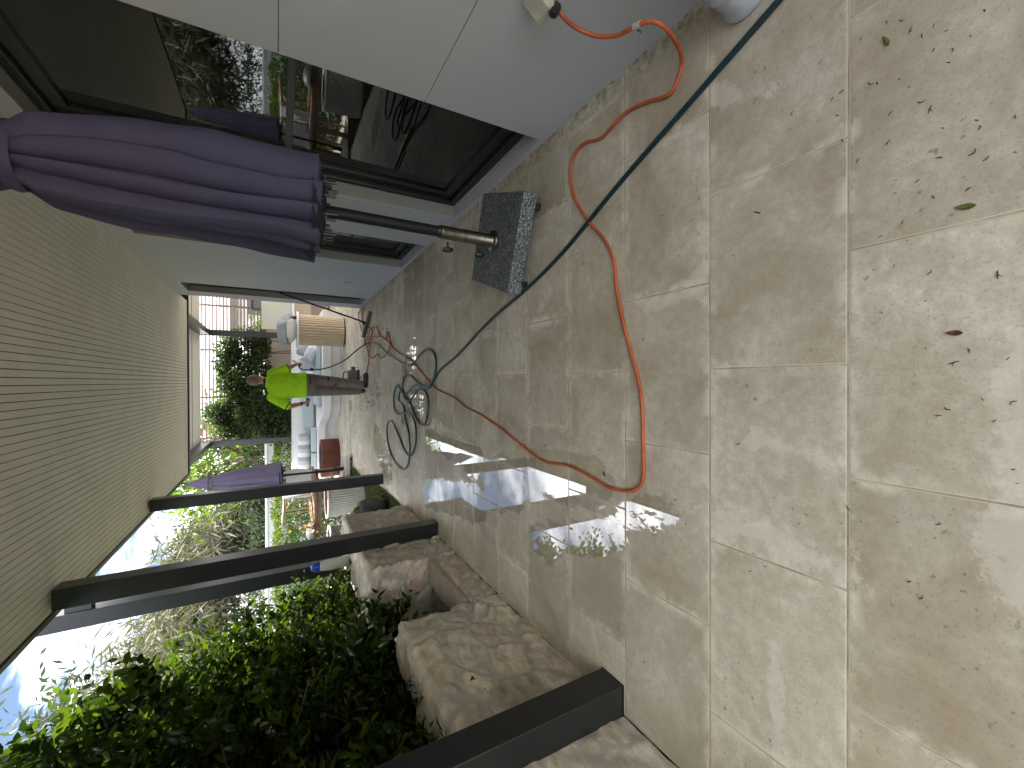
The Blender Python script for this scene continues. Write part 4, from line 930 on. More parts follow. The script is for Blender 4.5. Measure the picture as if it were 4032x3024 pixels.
# ------------------------------------------------------------------ garden furniture
tb = empty('garden_table', (-2.62, 9.55, 0), 'brown timber garden table carrying a tipped-up rattan chair', 'table', None, R(-4))
for k in range(6): MB().box(-0.78, 0.78, -0.45+0.15*k+0.003, -0.30+0.15*k-0.003, 0.69, 0.735).build('tabletop_board', M_TABLE, tb, bevel=0.003)
MB().box(-0.72, 0.72, -0.42, -0.39, 0.60, 0.688).box(-0.72, 0.72, 0.39, 0.42, 0.60, 0.688).build('apron', M_TABLE, tb)
for x in (-0.68, 0.68):
    for y in (-0.38, 0.38): MB().box(x-0.035, x+0.035, y-0.035, y+0.035, 0, 0.688).build('leg', M_TABLE, tb, bevel=0.003)
def rattan_chair(lb):
    e = empty('rattan_chair', (0, 0, 0), lb, 'chair', 'white woven rattan chairs at the garden table')
    for x in (-0.2, 0.2):
        MB().tube([(x*1.15, -0.22, 0), (x, -0.2, 0.44)], 0.017, 8, smooth=False).build('leg', M_RATTAN, e, smooth=True)
        MB().tube([(x*1.15, 0.24, 0), (x, 0.2, 0.44), (x*1.02, 0.25, 0.60)], 0.017, 8).build('leg', M_RATTAN, e, smooth=True)
    st2 = MB()
    for (a, b_) in (((-.215, -.21, .2), (.215, -.21, .2)), ((-.215, .22, .2), (.215, .22, .2)), ((-.22, -.21, .22), (-.22, .22, .22)), ((.22, -.21, .22), (.22, .22, .22))): st2.tube([a, b_], 0.010, 6, smooth=False)
    for x in (-.2, .2): st2.tube([(x, -.19, .25), (x*0.9, -0.1, .38), (x*0.9, 0.05, .42)], 0.008, 6)
    st2.tube([(-.2, -.2, .25), (-.1, -.2, .38), (0.0, -.2, .42), (.1, -.2, .38), (.2, -.2, .25)], 0.008, 6)
    st2.build('stretcher', M_RATTAN, e)
    MB().box(-0.225, 0.225, -0.225, 0.225, 0.44, 0.465).build('seat', M_WEAVE, e, bevel=0.01)
    bkp = [(-.21, .22, .50), (-.235, .27, .68), (-.18, .31, .84), (0, .325, .90), (.18, .31, .84), (.235, .27, .68), (.21, .22, .50)]
    MB().tube(bkp, 0.015, 8, 5).build('back_frame', M_WEAVE, e, smooth=True)
    v = catmull(bkp, 5); n_ = len(v); b = MB(); h_ = n_//2
    b.add(v, [(i, i+1, n_-2-i, n_-1-i) for i in range(h_)]); o = b.build('back_weave', M_WEAVE, e); md = o.modifiers.new('t', 'SOLIDIFY'); md.thickness = 0.008
    return e
c1 = rattan_chair('white woven chair with rounded back standing at the right end of the garden table')
c1.location = (-1.96, 9.95, 0.34); c1.rotation_euler = (0, 0, R(-20)); c1.location.z = 0.33
c1.location = (-2.36, 10.3, 0.0); c1.scale = (1.25, 1.25, 1.38)
c2 = copy_tree(c1); c2['label'] = 'rattan chair tipped on its side on the garden table, tan legs pointing left'
c2.location = (-2.80, 9.35, 1.02); c2.rotation_euler = (R(0), R(90), R(8)); c2.scale = (1.15, 1.15, 1.15)
def ribbed_pot(loc, lb, r0=0.33, h=0.62):
    e = empty('ribbed_pot', loc, lb, 'pot', 'ribbed round pots with white rims')
    MB().lathe([(r0*0.86, 0), (r0*0.88, 0.01), (r0, h*0.97)], seg=288, mod=lambda a: 1-0.05*(1-abs(math.sin(a*24))**0.5), capt=False).build('ribbed_body', M_RIB, e)
    MB().lathe([(r0*0.985, h*0.97), (r0*1.03, h*0.975), (r0*1.03, h*1.02), (r0*0.93, h*1.02), (r0*0.92, h*0.97)], seg=64, capb=False, capt=False).build('rim', M_WPLAST, e, smooth=True)
    MB().lathe([(r0*0.915, h*1.0), (r0*0.88, h*0.75), (0.01, h*0.74)], seg=48, capb=False).build('pot_inside', M_RED, e, smooth=True)
    return e
ribbed_pot((-2.03, 7.95, 0.0), 'grey ribbed round pot with white rim behind the post, next to the lawn')
p2 = ribbed_pot((-2.42, 6.62, 0), 'ribbed round pot with white rim and bare autumn branches, behind the stone planter end', 0.31, 0.70)
au = empty('autumn_sapling', (-2.36, 6.62, 0.5), 'bare dark sapling with a few curled orange leaves in the ribbed pot', 'sapling')
s = MB(); tips = []; rr = random.Random(12)
for k in range(7):
    a = rr.uniform(0, 6.28); p0 = Vector((0, 0, 0)); pts = [p0]; d = Vector((math.cos(a)*0.5, math.sin(a)*0.5, 1.0)).normalized()
    for j in range(5):
        d = (d+Vector((rr.gauss(0, .35), rr.gauss(0, .35), rr.gauss(0, .15)))).normalized(); pts.append(pts[-1]+d*0.13)
        if j > 1:
            d2 = (d+Vector((rr.gauss(0, .8), rr.gauss(0, .8), 0))).normalized(); s.tube([pts[-1], pts[-1]+d2*0.12, pts[-1]+d2*0.2+Vector((0, 0, .03))], 0.0035, 4, 2); tips.append(pts[-1]+d2*0.2)
    s.tube(pts, lambda t: 0.010*(1-0.65*t), 6, 2); tips.append(pts[-1])
s.build('branches', mat('dark_branch', (0.05, 0.035, 0.035), 0.7), au, smooth=True)
tp_ = np.array([tuple(t) for t in tips for _ in range(1)]); leafmesh('autumn_leaves', tp_+rng.normal(0, .015, tp_.shape), runit(len(tp_)), runit(len(tp_)), rng.uniform(.05, .09, len(tp_)), 0.7, M_AUTUMN, au, hexa=True)
pt = empty('stone_pot', (-1.90, 6.0, 0), 'dark rounded stone bowl pot with reddish planting on the lawn', 'pot')
MB().lathe([(0.14, 0.012), (0.21, 0.05), (0.275, 0.14), (0.29, 0.24), (0.275, 0.33), (0.25, 0.39), (0.235, 0.39), (0.225, 0.36), (0.02, 0.35)], seg=48).build('bowl', M_POT, pt, smooth=True)
n = 900; a = rng.uniform(0, 6.28, n); q = 0.2*np.sqrt(rng.random(n)); zz = 0.36+0.24*rng.random(n)*(1-q/0.25)
leafmesh('planting', np.stack([q*np.cos(a), q*np.sin(a), zz], 1), runit(n), runit(n)+np.array([0, 0, .8]), rng.uniform(.02, .05, n), 0.35, M_RUSTP, pt)
kb = empty('kettle_lid', (-2.95, 9.15, 0.737), 'dark grey dome resting at the left end of the garden table', 'lid')
MB().lathe([(0.19, 0), (0.195, 0.02), (0.17, 0.09), (0.10, 0.135), (0.02, 0.15)], seg=32).build('dome', mat('grey_dome', (0.09, 0.09, 0.09), 0.5), kb, smooth=True)
MB().tube([(-0.03, 0, 0.145), (0, 0, 0.185), (0.03, 0, 0.145)], 0.006, 6).build('handle', M_BLACK, kb)
tt = empty('capped_tube', (-1.80, 4.48, 0.735), 'white plastic tube with a bright blue cap standing on the stone planter behind the post', 'tube')
MB().lathe([(0.052, 0), (0.052, 0.20), (0.046, 0.25), (0.042, 0.27)], seg=24).build('tube_body', M_WPLAST, tt, smooth=True)
MB().lathe([(0.044, 0.27), (0.046, 0.275), (0.044, 0.31), (0.03, 0.34), (0.008, 0.35)], seg=24).build('cap', M_BLUE, tt, smooth=True)

# ------------------------------------------------------------------ cord, hoses, tools
ORANGE = [(1.229,1.082),(1.163,1.088),(1.118,1.132),(1.156,1.249),(1.178,1.368),(1.161,1.47),(1.15,1.534),(1.188,1.665),(1.15,1.748),(1.063,1.768),(0.939,1.729),(0.784,1.619),(0.658,1.503),(0.535,1.442),(0.416,1.427),(0.253,1.384),(0.127,1.342),(0.006,1.297),(-0.112,1.276),(-0.268,1.271),(-0.385,1.269),(-0.448,1.29),(-0.483,1.357),(-0.495,1.475),(-0.471,1.606),(-0.447,1.794),(-0.463,2.014),(-0.42,2.219),(-0.323,2.555),(-0.25,2.893),(-0.211,3.16),(-0.144,3.414),(-0.08,3.848),(-0.031,4.001),(0.022,4.164),(0.121,4.431),(0.207,4.65),(0.288,4.946),(0.377,5.373),(0.463,5.646),(0.562,5.791),(0.702,5.942),(0.623,6.064),(0.697,6.45),(0.851,6.681),(0.876,7.09),(0.965,7.485),(0.878,7.199),(0.816,7.017),(0.728,7.204),(0.72,7.613),(0.662,7.739),(0.598,7.495),(0.713,7.041),(0.669,6.361),(0.582,6.024),(0.509,5.792),(0.413,5.948),(0.352,6.368),(0.426,6.644),(0.386,7.05),(0.476,7.323),(0.62,7.207),(0.721,7.374),(0.919,7.992),(1.25,8.35),(1.32,8.184),(1.28,7.72),(1.24,7.981),(1.044,7.856),(0.777,7.736),(0.433,7.325),(0.219,7.506),(0.15,7.654),(0.06,8.35)]
HANG = [(1.345,1.24,0.463),(1.32,1.239,0.443),(1.28,1.217,0.398),(1.25,1.18,0.332),(1.22,1.119,0.301),(1.2,1.071,0.292),(1.17,0.998,0.303),(1.15,0.961,0.3),(1.12,0.93,0.293),(1.1,0.929,0.23)]
LEAD = HANG[:5]+[(1.197, 1.065, 0.300), (1.182, 1.010, 0.295), (1.175, 0.98, 0.28), (1.164, 0.962, 0.25), (1.169, 0.976, 0.19), (1.192, 1.015, 0.11), (1.207, 1.054, 0.04), (1.196, 1.076, 0.009)]+[(x, y, 0.008+0.004*(i % 2)*(i > 36)) for i, (x, y) in enumerate(ORANGE) if i > 0]
ol = empty('extension_lead', (0, 0, 0), 'orange extension lead looping from the wall outlet across the paving to the worker', 'cable')
MB().tube(LEAD, 0.0078, 8, 5).build('cable', M_ORANGE, ol, smooth=True)
MB().tube([(1.189, 1.036, 0.298), (1.182, 1.008, 0.295)], 0.0105, 10, smooth=False).build('test_tag', mat('clear_tag', (0.45, 0.42, 0.42), 0.3), ol)
MB().bar((1.190, 1.036, 0.289), (1.188, 1.036, 0.262), 0.010, 0.002).build('tag_tail', mat('green_tag', (0.04, 0.2, 0.12), 0.5), ol)
MB().lathe([(0.012, 0), (0.018, 0.01), (0.018, 0.05), (0.010, 0.065)], seg=14).build('plug', M_BLACK, ol)
pg_ = [c for c in bpy.data.objects if c.name.startswith('plug')][0]; pg_.location = (1.352, 1.245, 0.462); pg_.rotation_euler = (R(12), R(-60), 0)
TEAL = [(1.42,0.10),(1.245,0.52),(1.16,0.718),(1.047,0.998),(0.881,1.411),(0.692,1.83),(0.568,2.213),(0.505,2.468),(0.45,2.68),(0.373,2.924),(0.291,3.151),(0.209,3.409),(0.145,3.667),(0.094,3.828),(0.027,3.942),(-0.044,4.041),(-0.069,4.166),(-0.057,4.341),(-0.019,4.481),(0.024,4.628),(0.07,4.784),(0.087,4.921),(0.05,5.037),(-0.021,5.098),(-0.116,5.082),(-0.191,4.955),(-0.26,4.79),(-0.37,4.635),(-0.431,4.487),(-0.459,4.347),(-0.436,4.214),(-0.351,4.161),(-0.231,4.155),(-0.139,4.188),(-0.081,4.319),(-0.078,4.434),(-0.12,4.555),(-0.19,4.709),(-0.229,4.843),(-0.216,5.013),(-0.164,5.101),(-0.102,5.222),(-0.041,5.381),(-0.107,5.504),(-0.244,5.555),(-0.377,5.489),(-0.417,5.323),(-0.381,5.105),(-0.373,4.901),(-0.403,4.686),(-0.495,4.561),(-0.652,4.549),(-0.803,4.693),(-0.866,4.866),(-0.828,5.083),(-0.698,5.329),(-0.556,5.596),(-0.525,5.755),(-0.603,5.932),(-0.753,5.974),(-0.92,5.861),(-1.04,5.606),(-1.079,5.336),(-1.063,5.087),(-0.968,4.884),(-0.868,4.827),(-0.759,4.809),(-0.6,4.878),(-0.474,5.017),(-0.336,5.068),(-0.276,5.133),(-0.234,5.288),(-0.152,5.273),(-0.102,5.191),(-0.147,5.082),(-0.129,4.954),(-0.041,4.629),(-0.026,4.433),(-0.048,4.208),(-0.018,4.041),(0.046,3.941),(0.134,3.902),(0.236,3.92),(0.297,3.997),(0.329,4.118),(0.32,4.246),(0.276,4.428),(0.214,4.625),(0.192,4.836),(0.216,5.064),(0.289,5.441),(0.394,5.949),(0.5,6.277),(0.586,6.639)]
def hz(i): return 0.0105+(0.012*(0.5+0.5*math.sin(i*0.9)) if i > 12 else 0)
HP = [(x, y, hz(i)) for i, (x, y) in enumerate(TEAL)]
HP += [(0.64, 6.95, 0.03), (0.60, 7.12, 0.12), (0.50, 7.22, 0.24), (0.38, 7.33, 0.36), (0.29, 7.45, 0.50), (0.22, 7.55, 0.68), (0.20, 7.62, 0.86), (0.205, 7.68, 0.98), (0.235, 7.74, 1.03), (0.27, 7.76, 1.05)]
ho = empty('pressure_hose', (0, 0, 0), 'dark teal pressure hose running over the paving, coiled loosely, up to the worker', 'hose')
MB().tube(HP, 0.0105, 10, 5).build('hose_body', M_HOSE, ho, smooth=True)
MB().tube(HP, 0.0112, 4, 5, arc=(0.15, 0.75)).build('hose_stripe', M_STRIPE, ho, smooth=True)
MB().lathe([(0.014, -0.03), (0.026, -0.02), (0.026, 0.02), (0.014, 0.03)], (0.203, 7.60, 0.86), 14).build('hose_joiner', M_BLACK, ho)

sq = empty('floor_squeegee', (0.98, 7.42, 0), 'long black handled floor squeegee leaning against the wall end', 'squeegee')
MB().tube([(0.02, -0.03, 0.05), (0.385, -0.115, 1.32)], 0.0135, 10, smooth=False).build('handle', M_BLACK, sq, smooth=True)
MB().bar((0.165, -0.32, 0.035), (-0.185, 0.33, 0.035), 0.03, 0.035).build('head', M_GREYB, sq, bevel=0.004)
MB().bar((0.165, -0.32, 0.010), (-0.185, 0.33, 0.010), 0.008, 0.018).build('rubber_blade', M_BLACK, sq)
MB().tube([(0.0, 0, 0.045), (0.03, -0.035, 0.10)], 0.02, 10, smooth=False).build('socket', M_BLACK, sq)
wp = empty('pressure_pump', (0.10, 8.40, 0), 'small grey pump unit with a carry handle on the floor behind the worker', 'pump')
MB().box(-0.12, 0.12, -0.09, 0.09, 0.03, 0.20).build('casing', M_GREYB, wp, bevel=0.02); MB().tube([(-0.09, 0, 0.20), (-0.07, 0, 0.27), (0.07, 0, 0.27), (0.09, 0, 0.20)], 0.010, 8).build('carry_handle', M_BLACK, wp)
MB().tube([(0.12, 0, 0.10), (0.19, 0, 0.10)], 0.04, 14, smooth=False).build('motor', M_GREYB, wp); MB().box(-0.13, 0.13, -0.10, 0.10, 0.0, 0.029).build('feet', M_BLACK, wp)

def outlet(loc, lb):
    e = empty('power_outlet', loc, lb, 'power outlet', 'weatherproof outlets on the house wall')
    MB().box(-0.022, 0, -0.045, 0.045, -0.05, 0.05).build('back_box', M_OUTLET, e, bevel=0.006)
    MB().add([(-0.022, -0.042, 0.048), (-0.022, 0.042, 0.048), (-0.022, 0.042, -0.03), (-0.022, -0.042, -0.03), (-0.066, -0.038, -0.005), (-0.066, 0.038, -0.005), (-0.064, 0.038, -0.035), (-0.064, -0.038, -0.035)],
             [(0, 1, 5, 4), (4, 5, 6, 7), (0, 4, 7, 3), (1, 2, 6, 5), (2, 3, 7, 6)]).build('hinged_cover', M_OUTLET, e, bevel=0.005, fixn=True)
    return e
outlet((WX-0.001, 1.265, 0.52), 'weathered plastic outlet feeding the orange lead, at the picture edge')
outlet((WX-0.001, 6.21, 0.49), 'weathered plastic outlet on the wall between the second and third openings')
dp = empty('drain_pipe', (1.27, 0.83, 0), 'short translucent grey pipe foot standing on the paving by the wall', 'pipe')
MB().lathe([(0.078, 0), (0.083, 0.004), (0.083, 0.018), (0.072, 0.03), (0.070, 0.45)], seg=40).build('pipe_body', M_PVC, dp, smooth=True)
MB().lathe([(0.0725, 0.10), (0.076, 0.105), (0.076, 0.13), (0.0725, 0.135)], seg=40, capb=False, capt=False).build('collar', M_PVC, dp, smooth=True)
def drain(loc, rz, lb, w_, h_):
    e = empty('drain_cover', loc, lb, 'drain cover', 'tiled drain covers set in the paving', rz)
    fr = MB()
    for (a, b_) in (((-w_, -h_), (w_, -h_)), ((w_, -h_), (w_, h_)), ((w_, h_), (-w_, h_)), ((-w_, h_), (-w_, -h_))): fr.bar((a[0]/2, a[1]/2, 0.003), (b_[0]/2, b_[1]/2, 0.003), 0.006, 0.005)
    fr.build('steel_edge', M_BLACK, e); MB().box(-w_/2+.004, w_/2-.004, -h_/2+.004, h_/2-.004, -0.002, 0.003).build('tile_insert', mat('tile_insert', (0.34, 0.30, 0.24), 0.5, 0.15, 8), e)
drain((-0.50, 9.5, 0), 0, 'thin rectangular tile-filled drain cover left of the boots of the worker', 0.20, 0.26)
drain((-0.40, 4.54, 0), 0, 'tile-filled drain cover inside the hose coils', 0.11, 0.09)

# ------------------------------------------------------------------ litter on the near paving
DEB = [(0.901,0.52),(0.746,0.442),(0.772,0.498),(0.762,0.486),(0.716,0.423),(0.788,0.564),(0.748,0.535),(0.782,0.585),(0.668,0.4),(0.728,0.574),(0.67,0.458),(0.639,0.385),(0.585,0.332),(0.573,0.309),(0.554,0.306),(0.583,0.364),(0.55,0.253),(0.6,0.464),(0.654,0.561),(0.517,0.369),(0.505,0.316),(0.475,0.254),(0.482,0.295),(0.582,0.527),(0.498,0.448),(0.479,0.407),(0.466,0.45),(0.425,0.321),(0.43,0.38),(0.39,0.435),(0.368,0.478),(0.341,0.425),(0.288,0.449),(0.285,0.492),(0.255,0.385),(0.225,0.277),(0.189,0.392),(0.181,0.547),(0.172,0.478),(0.075,0.392),(0.066,0.321),(0.039,0.344),(0.045,0.262),(0.904,0.467),(0.889,0.436),(0.804,0.299),(0.832,0.38),(0.851,0.421),(0.804,0.358),(0.823,0.399),(0.765,0.318),(0.775,0.38),(0.753,0.348),(0.729,0.354),(0.423,0.874),(0.436,1.216),(0.666,1.175),(0.085,0.604),(-0.066,0.354),(-0.083,0.37),(-0.043,0.299),(-0.089,0.282),(-0.049,0.254),(-0.188,0.255),(-0.216,0.249),(-0.347,0.547),(-0.393,0.563),(-0.426,0.669),(-0.395,0.651),(-0.376,0.518),(-0.356,0.443),(-0.338,0.368),(-0.372,0.374),(-0.494,0.421),(-0.523,0.399),(-0.364,0.741),(-0.387,0.685),(-0.213,0.857),(-0.003,0.861),(-0.626,0.817),(-0.589,0.769),(-0.562,0.805),(-0.30,1.60),(-0.62,2.9),(-0.74,2.35),(0.9,4.6),(0.55,3.2),(-0.66,1.9)]
protos = []
rr = random.Random(3)
for k in range(6):
    t_ = MB(); L_ = rr.uniform(0.010, 0.020); c_ = rr.uniform(-0.9, 0.9)
    t_.tube([(-L_/2, 0, 0.0014), (-L_/6, c_*L_*0.3, 0.002), (L_/5, c_*L_*0.32, 0.0024), (L_/2, -c_*L_*0.1, 0.0016)], lambda t: 0.0013*(1.1-abs(t-.4)), 5, 3)
    if k % 2: t_.tube([(0, 0, 0.002), (L_*0.25, L_*0.3, 0.003)], 0.0008, 4, 1, smooth=False)
    protos.append(t_)
pm_ = []
for i, (x, y) in enumerate(DEB):
    if i < 6: o = protos[i].build('dry_twig', M_TWIG, smooth=True); pm_.append(o)
    else: o = pm_[i % 6].copy(); COL.objects.link(o)
    o.location = (x, y, 0.0005); o.rotation_euler = (0, 0, rr.uniform(0, 6.28)); s_ = rr.uniform(0.45, 0.95); o.scale = (s_, s_, s_)
    tag(o, 'tiny curled dark twig fragment lying on the beige paving', 'twig', 'dry twig fragments scattered on the paving')
def fallen(loc, rz, L_, W_, mt, lb, bend=0.004, nm='fallen_leaf'):
    v = []; f = []; n_ = 10
    for i in range(n_+1):
        t = i/n_; w_ = W_*math.sin(math.pi*t**0.8)**0.9*0.5; x = (t-0.5)*L_; z = 0.0015+bend*abs(t-.5)*2
        v += [(x, -w_, z+0.15*w_), (x, 0, z), (x, w_, z+0.15*w_)]
    for i in range(n_): f += [(3*i, 3*i+3, 3*i+4, 3*i+1), (3*i+1, 3*i+4, 3*i+5, 3*i+2)]
    o = MB().add(v, f).build(nm, mt, smooth=True); o.location = loc; o.rotation_euler = (0, 0, rz)
    md = o.modifiers.new('t', 'SOLIDIFY'); md.thickness = 0.0006; tag(o, lb, 'leaf')
fallen((0.857, 0.467, 0), R(20), 0.034, 0.011, M_GLEAF, 'small green fallen leaf nearest the grey pipe foot')
fallen((0.388, 0.326, 0), R(80), 0.036, 0.014, M_GLEAF, 'green fallen leaf among the twigs at the near edge of the paving')
fallen((0.107, 0.343, 0), R(85), 0.030, 0.012, M_BLEAF, 'reddish brown fallen leaf near the bottom of the walk')
fallen((0.540, 0.793, 0), R(60), 0.030, 0.004, M_BLEAF, 'thin dry brown seed pod alone on a near tile')
fallen((-0.44, 1.52, 0), R(30), 0.026, 0.014, M_BLEAF, 'crumpled brown leaf beside the bend of the orange lead')
fallen((-0.78, 1.78, 0), R(70), 0.022, 0.010, M_BLEAF, 'brown leaf stuck in the wet patch by the planter')

# ------------------------------------------------------------------ the worker
wk = bpy.data.objects.new('person', None); COL.objects.link(wk); wk.location = (-0.04, 7.55, 0)
tag(wk, 'man seen from behind in lime high-visibility shirt and taupe work trousers, holding a pressure hose', 'person')
O = Vector((-0.04, 7.55, 0))
def W(x, y, z): return Vector((x, y, z))-O
hd = W(0.035, 7.575, 1.66); nk = W(0.005, 7.53, 1.50)
shL, elL, wrL = W(-0.235, 7.52, 1.425), W(-0.385, 7.47, 1.19), W(-0.345, 7.56, 1.00)
shR, elR, wrR = W(0.130, 7.55, 1.425), W(0.235, 7.56, 1.185), W(0.285, 7.71, 1.095)
hpL, hpR = W(-0.135, 7.56, 0.90), W(0.035, 7.57, 0.90)
knL, knR = W(-0.150, 7.63, 0.51), W(0.010, 7.58, 0.51)
anL, anR = W(-0.155, 7.74, 0.09), W(-0.045, 7.50, 0.09)
b = MB()
fwd = Vector((0.30, 0.95, 0)).normalized(); sd = Vector((0.95, -0.30, 0)).normalized()      # head turned a little right
b.ring([(hd+Vector((0, 0, -0.115))+fwd*0.02, sd*0.045, fwd*0.055), (hd+Vector((0, 0, -0.075))+fwd*0.012, sd*0.062, fwd*0.082), (hd+Vector((0, 0, -0.03)), sd*0.072, fwd*0.094), (hd+Vector((0, 0, 0.02))-fwd*0.004, sd*0.077, fwd*0.099),
        (hd+Vector((0, 0, 0.06))-fwd*0.006, sd*0.070, fwd*0.090), (hd+Vector((0, 0, 0.09)), sd*0.050, fwd*0.066), (hd+Vector((0, 0, 0.108)), sd*0.018, fwd*0.025)], 20)
b.caps(nk-Vector((0, 0, 0.03)), hd+Vector((0, 0, -0.06)), 0.058, 0.055)
b.caps(hd+fwd*0.088+Vector((0, 0, -0.01)), hd+fwd*0.108+Vector((0, 0, -0.030)), 0.009, 0.014, 3, 8)       # nose
b.caps(hd+fwd*0.085+Vector((0, 0, -0.066))-sd*0.015, hd+fwd*0.085+Vector((0, 0, -0.066))+sd*0.015, 0.008, 0.008, 3, 8)
for s_ in (-1, 1):
    e_ = hd+sd*s_*0.076+Vector((0, 0, -0.012)); b.caps(e_+Vector((0, 0, -0.02)), e_+Vector((0, 0, 0.018))-fwd*0.008+sd*s_*0.008, 0.011, 0.016, 3, 10, (1, 0.5), tuple(fwd))
b.caps(W(-0.05, 7.55, 1.10), W(-0.05, 7.545, 1.34), 0.125, 0.145, sq=(0.75, 1.15)); b.caps(W(-0.05, 7.56, 0.93), W(-0.05, 7.55, 1.10), 0.13, 0.125, sq=(0.8, 1.1))
b.caps(shL, shR, 0.06, 0.06)
for (s0, e0, w0) in ((shL, elL, wrL), (shR, elR, wrR)):
    b.caps(s0, e0, 0.052, 0.040); b.caps(e0, w0, 0.041, 0.027)
for (h0, k0_, a0) in ((hpL, knL, anL), (hpR, knR, anR)):
    b.caps(h0, k0_, 0.082, 0.054); b.caps(k0_, a0, 0.052, 0.038)
def hand(wr, dr_, nr, thumb, curl):
    """palm, four unequal bent fingers and a side thumb"""
    d_ = Vector(dr_).normalized(); n_ = Vector(nr); n_ = (n_-d_*n_.dot(d_)).normalized(); s_ = d_.cross(n_)*thumb
    pc = wr+d_*0.085; b.caps(wr+d_*0.015, pc, 0.026, 0.034, sq=(1.15, 0.55), side=tuple(s_))
    for k, (off, ln) in enumerate(((0.027, 0.070), (0.009, 0.078), (-0.009, 0.073), (-0.026, 0.058))):
        p0 = pc+s_*off+d_*0.008; q1 = p0+(d_*math.cos(curl*.5)+n_*math.sin(curl*.5))*ln*0.45; q2 = q1+(d_*math.cos(curl*1.3)+n_*math.sin(curl*1.3))*ln*0.32; q3 = q2+(d_*math.cos(curl*2.0)+n_*math.sin(curl*2.0))*ln*0.25
        b.caps(p0, q1, 0.0095, 0.0088, 3, 8); b.caps(q1, q2, 0.0088, 0.0080, 3, 8); b.caps(q2, q3, 0.0080, 0.0070, 3, 8)
    t0 = wr+d_*0.03+s_*0.026; t1 = t0+(d_*0.6+s_*0.6+n_*0.4)*0.038; t2 = t1+(d_*0.7+n_*0.7)*0.030
    b.caps(t0, t1, 0.0115, 0.0100, 3, 8); b.caps(t1, t2, 0.0100, 0.0085, 3, 8)
hand(wrL, (0.25, 0.25, -0.9), (0.7, 0.6, 0), -1, 1.05)
hand(wrR, (0.25, 0.75, -0.55), (-0.8, 0.3, -0.4), 1, 1.05)
body = b.build('body', M_SKIN, wk, remesh=0.0065, relax=2)
h_ = MB(); h_.ring([(hd+Vector((0, 0, -0.055))-fwd*0.025, sd*0.066, fwd*0.066), (hd+Vector((0, 0, -0.01))-fwd*0.016, sd*0.0765, fwd*0.088), (hd+Vector((0, 0, 0.03))-fwd*0.010, sd*0.0785, fwd*0.094),
        (hd+Vector((0, 0, 0.065))-fwd*0.008, sd*0.0705, fwd*0.087), (hd+Vector((0, 0, 0.093))-fwd*0.003, sd*0.050, fwd*0.064), (hd+Vector((0, 0, 0.111)), sd*0.016, fwd*0.022)], 24)
h_.build('hair', M_HAIR, wk, smooth=True)
s = MB()
s.ring([(W(-0.045, 7.56, 0.945), (0.208, 0, 0), (0.02, 0.145, 0)), (W(-0.05, 7.555, 1.00), (0.207, 0, 0), (0.02, 0.148, 0)), (W(-0.055, 7.55, 1.10), (0.200, 0, 0), (0.02, 0.145, 0)), (W(-0.055, 7.545, 1.22), (0.205, 0, 0), (0.02, 0.140, 0)),
        (W(-0.055, 7.54, 1.33), (0.222, 0, 0.01), (0.02, 0.138, 0)), (W(-0.05, 7.535, 1.41), (0.222, 0, 0), (0.02, 0.122, 0)), (W(-0.035, 7.53, 1.465), (0.165, 0, 0), (0, 0.098, 0)), (W(-0.01, 7.53, 1.505), (0.088, 0, 0), (0, 0.075, 0)), (W(0.0, 7.53, 1.525), (0.064, 0, 0), (0, 0.062, 0))], 32)
s.caps(shL, shL.lerp(elL, 0.80), 0.078, 0.078); s.caps(shR, shR.lerp(elR, 0.78), 0.076, 0.076)
rr = random.Random(9)
for k in range(16):     # drape folds pulled from the armpits to the waist
    z = 0.97+0.035*k; a = rr.uniform(-2.6, -0.5); x = -0.05+0.205*math.cos(a); y = 7.55+0.143*math.sin(a)
    x2 = -0.05+0.205*math.cos(a+rr.uniform(.3, .8)); y2 = 7.55+0.143*math.sin(a+0.55)
    s.caps(W(x, y, z), W(x2, y2, z+rr.uniform(0.03, 0.14)), 0.010, 0.004, 3, 8)
shirt = s.build('shirt', M_HIVIS, wk, remesh=0.009, relax=4)
for (a_, q_, rad) in ((shL, elL, 0.0795), (shR, elR, 0.0775)):
    d_ = (q_-a_).normalized(); L_ = (q_-a_).length; c0 = a_+d_*(L_*0.80+0.042); cu_ = MB()
    u_ = d_.orthogonal().normalized(); w2 = d_.cross(u_)
    cu_.ring([(c0-d_*0.012, u_*(rad-0.004), w2*(rad-0.004)), (c0, u_*(rad-0.010), w2*(rad-0.010))], 24); cu_.build('sleeve_trim', M_TRIM, shirt, smooth=True)
cl_ = MB(); cl_.ring([(W(-0.006, 7.53, 1.500), (0.078, 0, 0), (0, 0.074, 0)), (W(0.0, 7.535, 1.535), (0.066, 0, 0), (0, 0.066, 0)), (W(0.002, 7.535, 1.545), (0.060, 0, 0), (0, 0.060, 0))], 24); cl_.build('collar', M_TRIM, shirt, smooth=True)
t_ = MB()
t_.ring([(W(-0.045, 7.56, 1.02), (0.178, 0, 0), (0.02, 0.125, 0)), (W(-0.045, 7.56, 0.95), (0.185, 0, 0), (0.02, 0.132, 0)), (W(-0.048, 7.565, 0.86), (0.185, 0, 0), (0.02, 0.135, 0)), (W(-0.05, 7.57, 0.80), (0.170, 0, 0), (0.02, 0.115, 0))], 28)
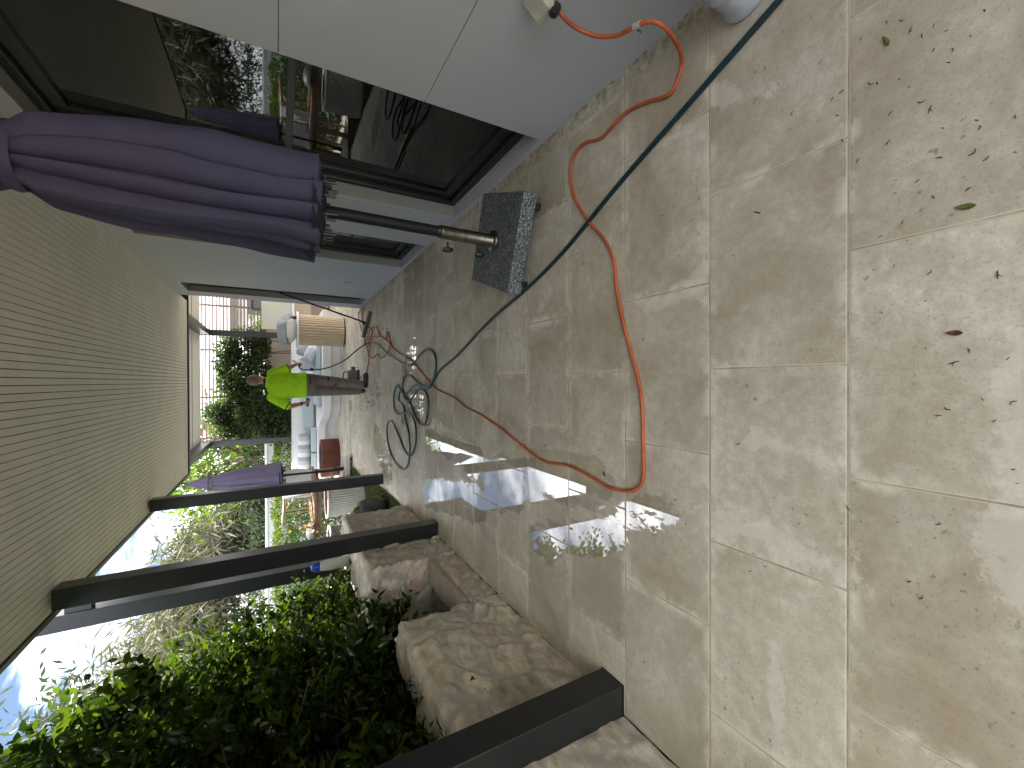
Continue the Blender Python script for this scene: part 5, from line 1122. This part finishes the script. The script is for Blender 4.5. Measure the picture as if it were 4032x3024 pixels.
for (h0, k0_, a0, s_) in ((hpL, knL, anL, -1), (hpR, knR, anR, 1)):
    t_.caps(h0, k0_, 0.100, 0.080); t_.caps(k0_, a0+Vector((0, 0, 0.02)), 0.080, 0.062)
    for k in range(5):
        zc = a0.lerp(k0_, 0.08+0.09*k); t_.ring([(zc+Vector((0, 0, -0.008)), (0.066, 0, 0), (0, 0.066, 0)), (zc+Vector((rr.gauss(0, .004), 0, 0.006)), (0.074+0.003*k, 0, 0.004*(-1)**k), (0, 0.072+0.002*k, 0)), (zc+Vector((0, 0, 0.02)), (0.066, 0, 0), (0, 0.066, 0))], 18)
trs = t_.build('trousers', M_TROUS, wk, remesh=0.009, relax=3)
MB().box(*[v for v in (0.055, 0.135)], -0.150, -0.128, 0.62, 0.645).box(0.01, 0.13, -0.136, -0.118, 0.885, 0.905).build('pocket_trim', M_PATCH, trs)
MB().box(-0.012, 0.012, -0.148, -0.12, 0.50, 0.50+0.04).build('knee_strap', M_PATCH, trs)
bo = MB()
bo.caps(anR+Vector((-0.02, 0, -0.045)), anR+Vector((0.17, -0.015, -0.055)), 0.044, 0.034, sq=(1, 1)); bo.caps(anR+Vector((-0.01, 0, -0.03)), anR+Vector((0.0, 0, 0.05)), 0.05, 0.046)
bo2 = MB(); bo2.caps(anL+Vector((0, -0.02, -0.045)), anL+Vector((-0.01, 0.17, -0.055)), 0.044, 0.034); bo2.caps(anL+Vector((0, 0, -0.03)), anL+Vector((0, 0, 0.05)), 0.05, 0.046)
for q in (bo, bo2): q.build('boot', M_BOOT, wk, remesh=0.007, relax=2)
MB().ring([(wrL+(elL-wrL).normalized()*0.02+Vector((0, 0, -0.012)), (0.034, 0, 0), (0, 0.034, 0)), (wrL+(elL-wrL).normalized()*0.02+Vector((0, 0, 0.012)), (0.036, 0, 0), (0, 0.036, 0))], 18).build('watch', M_BLACK, wk, smooth=True)
gun = MB(); gp = W(-0.315, 7.64, 0.925)
gun.box(gp.x-0.085, gp.x+0.06, gp.y-0.018, gp.y+0.018, gp.z-0.02, gp.z+0.02)
go = gun.build('black_handset', M_BLACK, None, bevel=0.006); go.location = O; tag(go, 'black plastic handset gripped in the left hand of the worker', 'handset')
lance = empty('spray_lance', (0.30, 7.78, 1.04), 'pale spray lance head held in the right hand of the worker', 'spray lance')
MB().tube([(-0.03, -0.04, 0.0), (0.02, 0.06, 0.03), (0.05, 0.20, 0.06)], 0.012, 10, 3).build('lance_tube', M_BLACK, lance, smooth=True)
MB().tube([(0.05, 0.20, 0.06), (0.06, 0.25, 0.07)], lambda t: 0.016+0.01*t, 12, smooth=False).build('nozzle', M_WPLAST, lance)
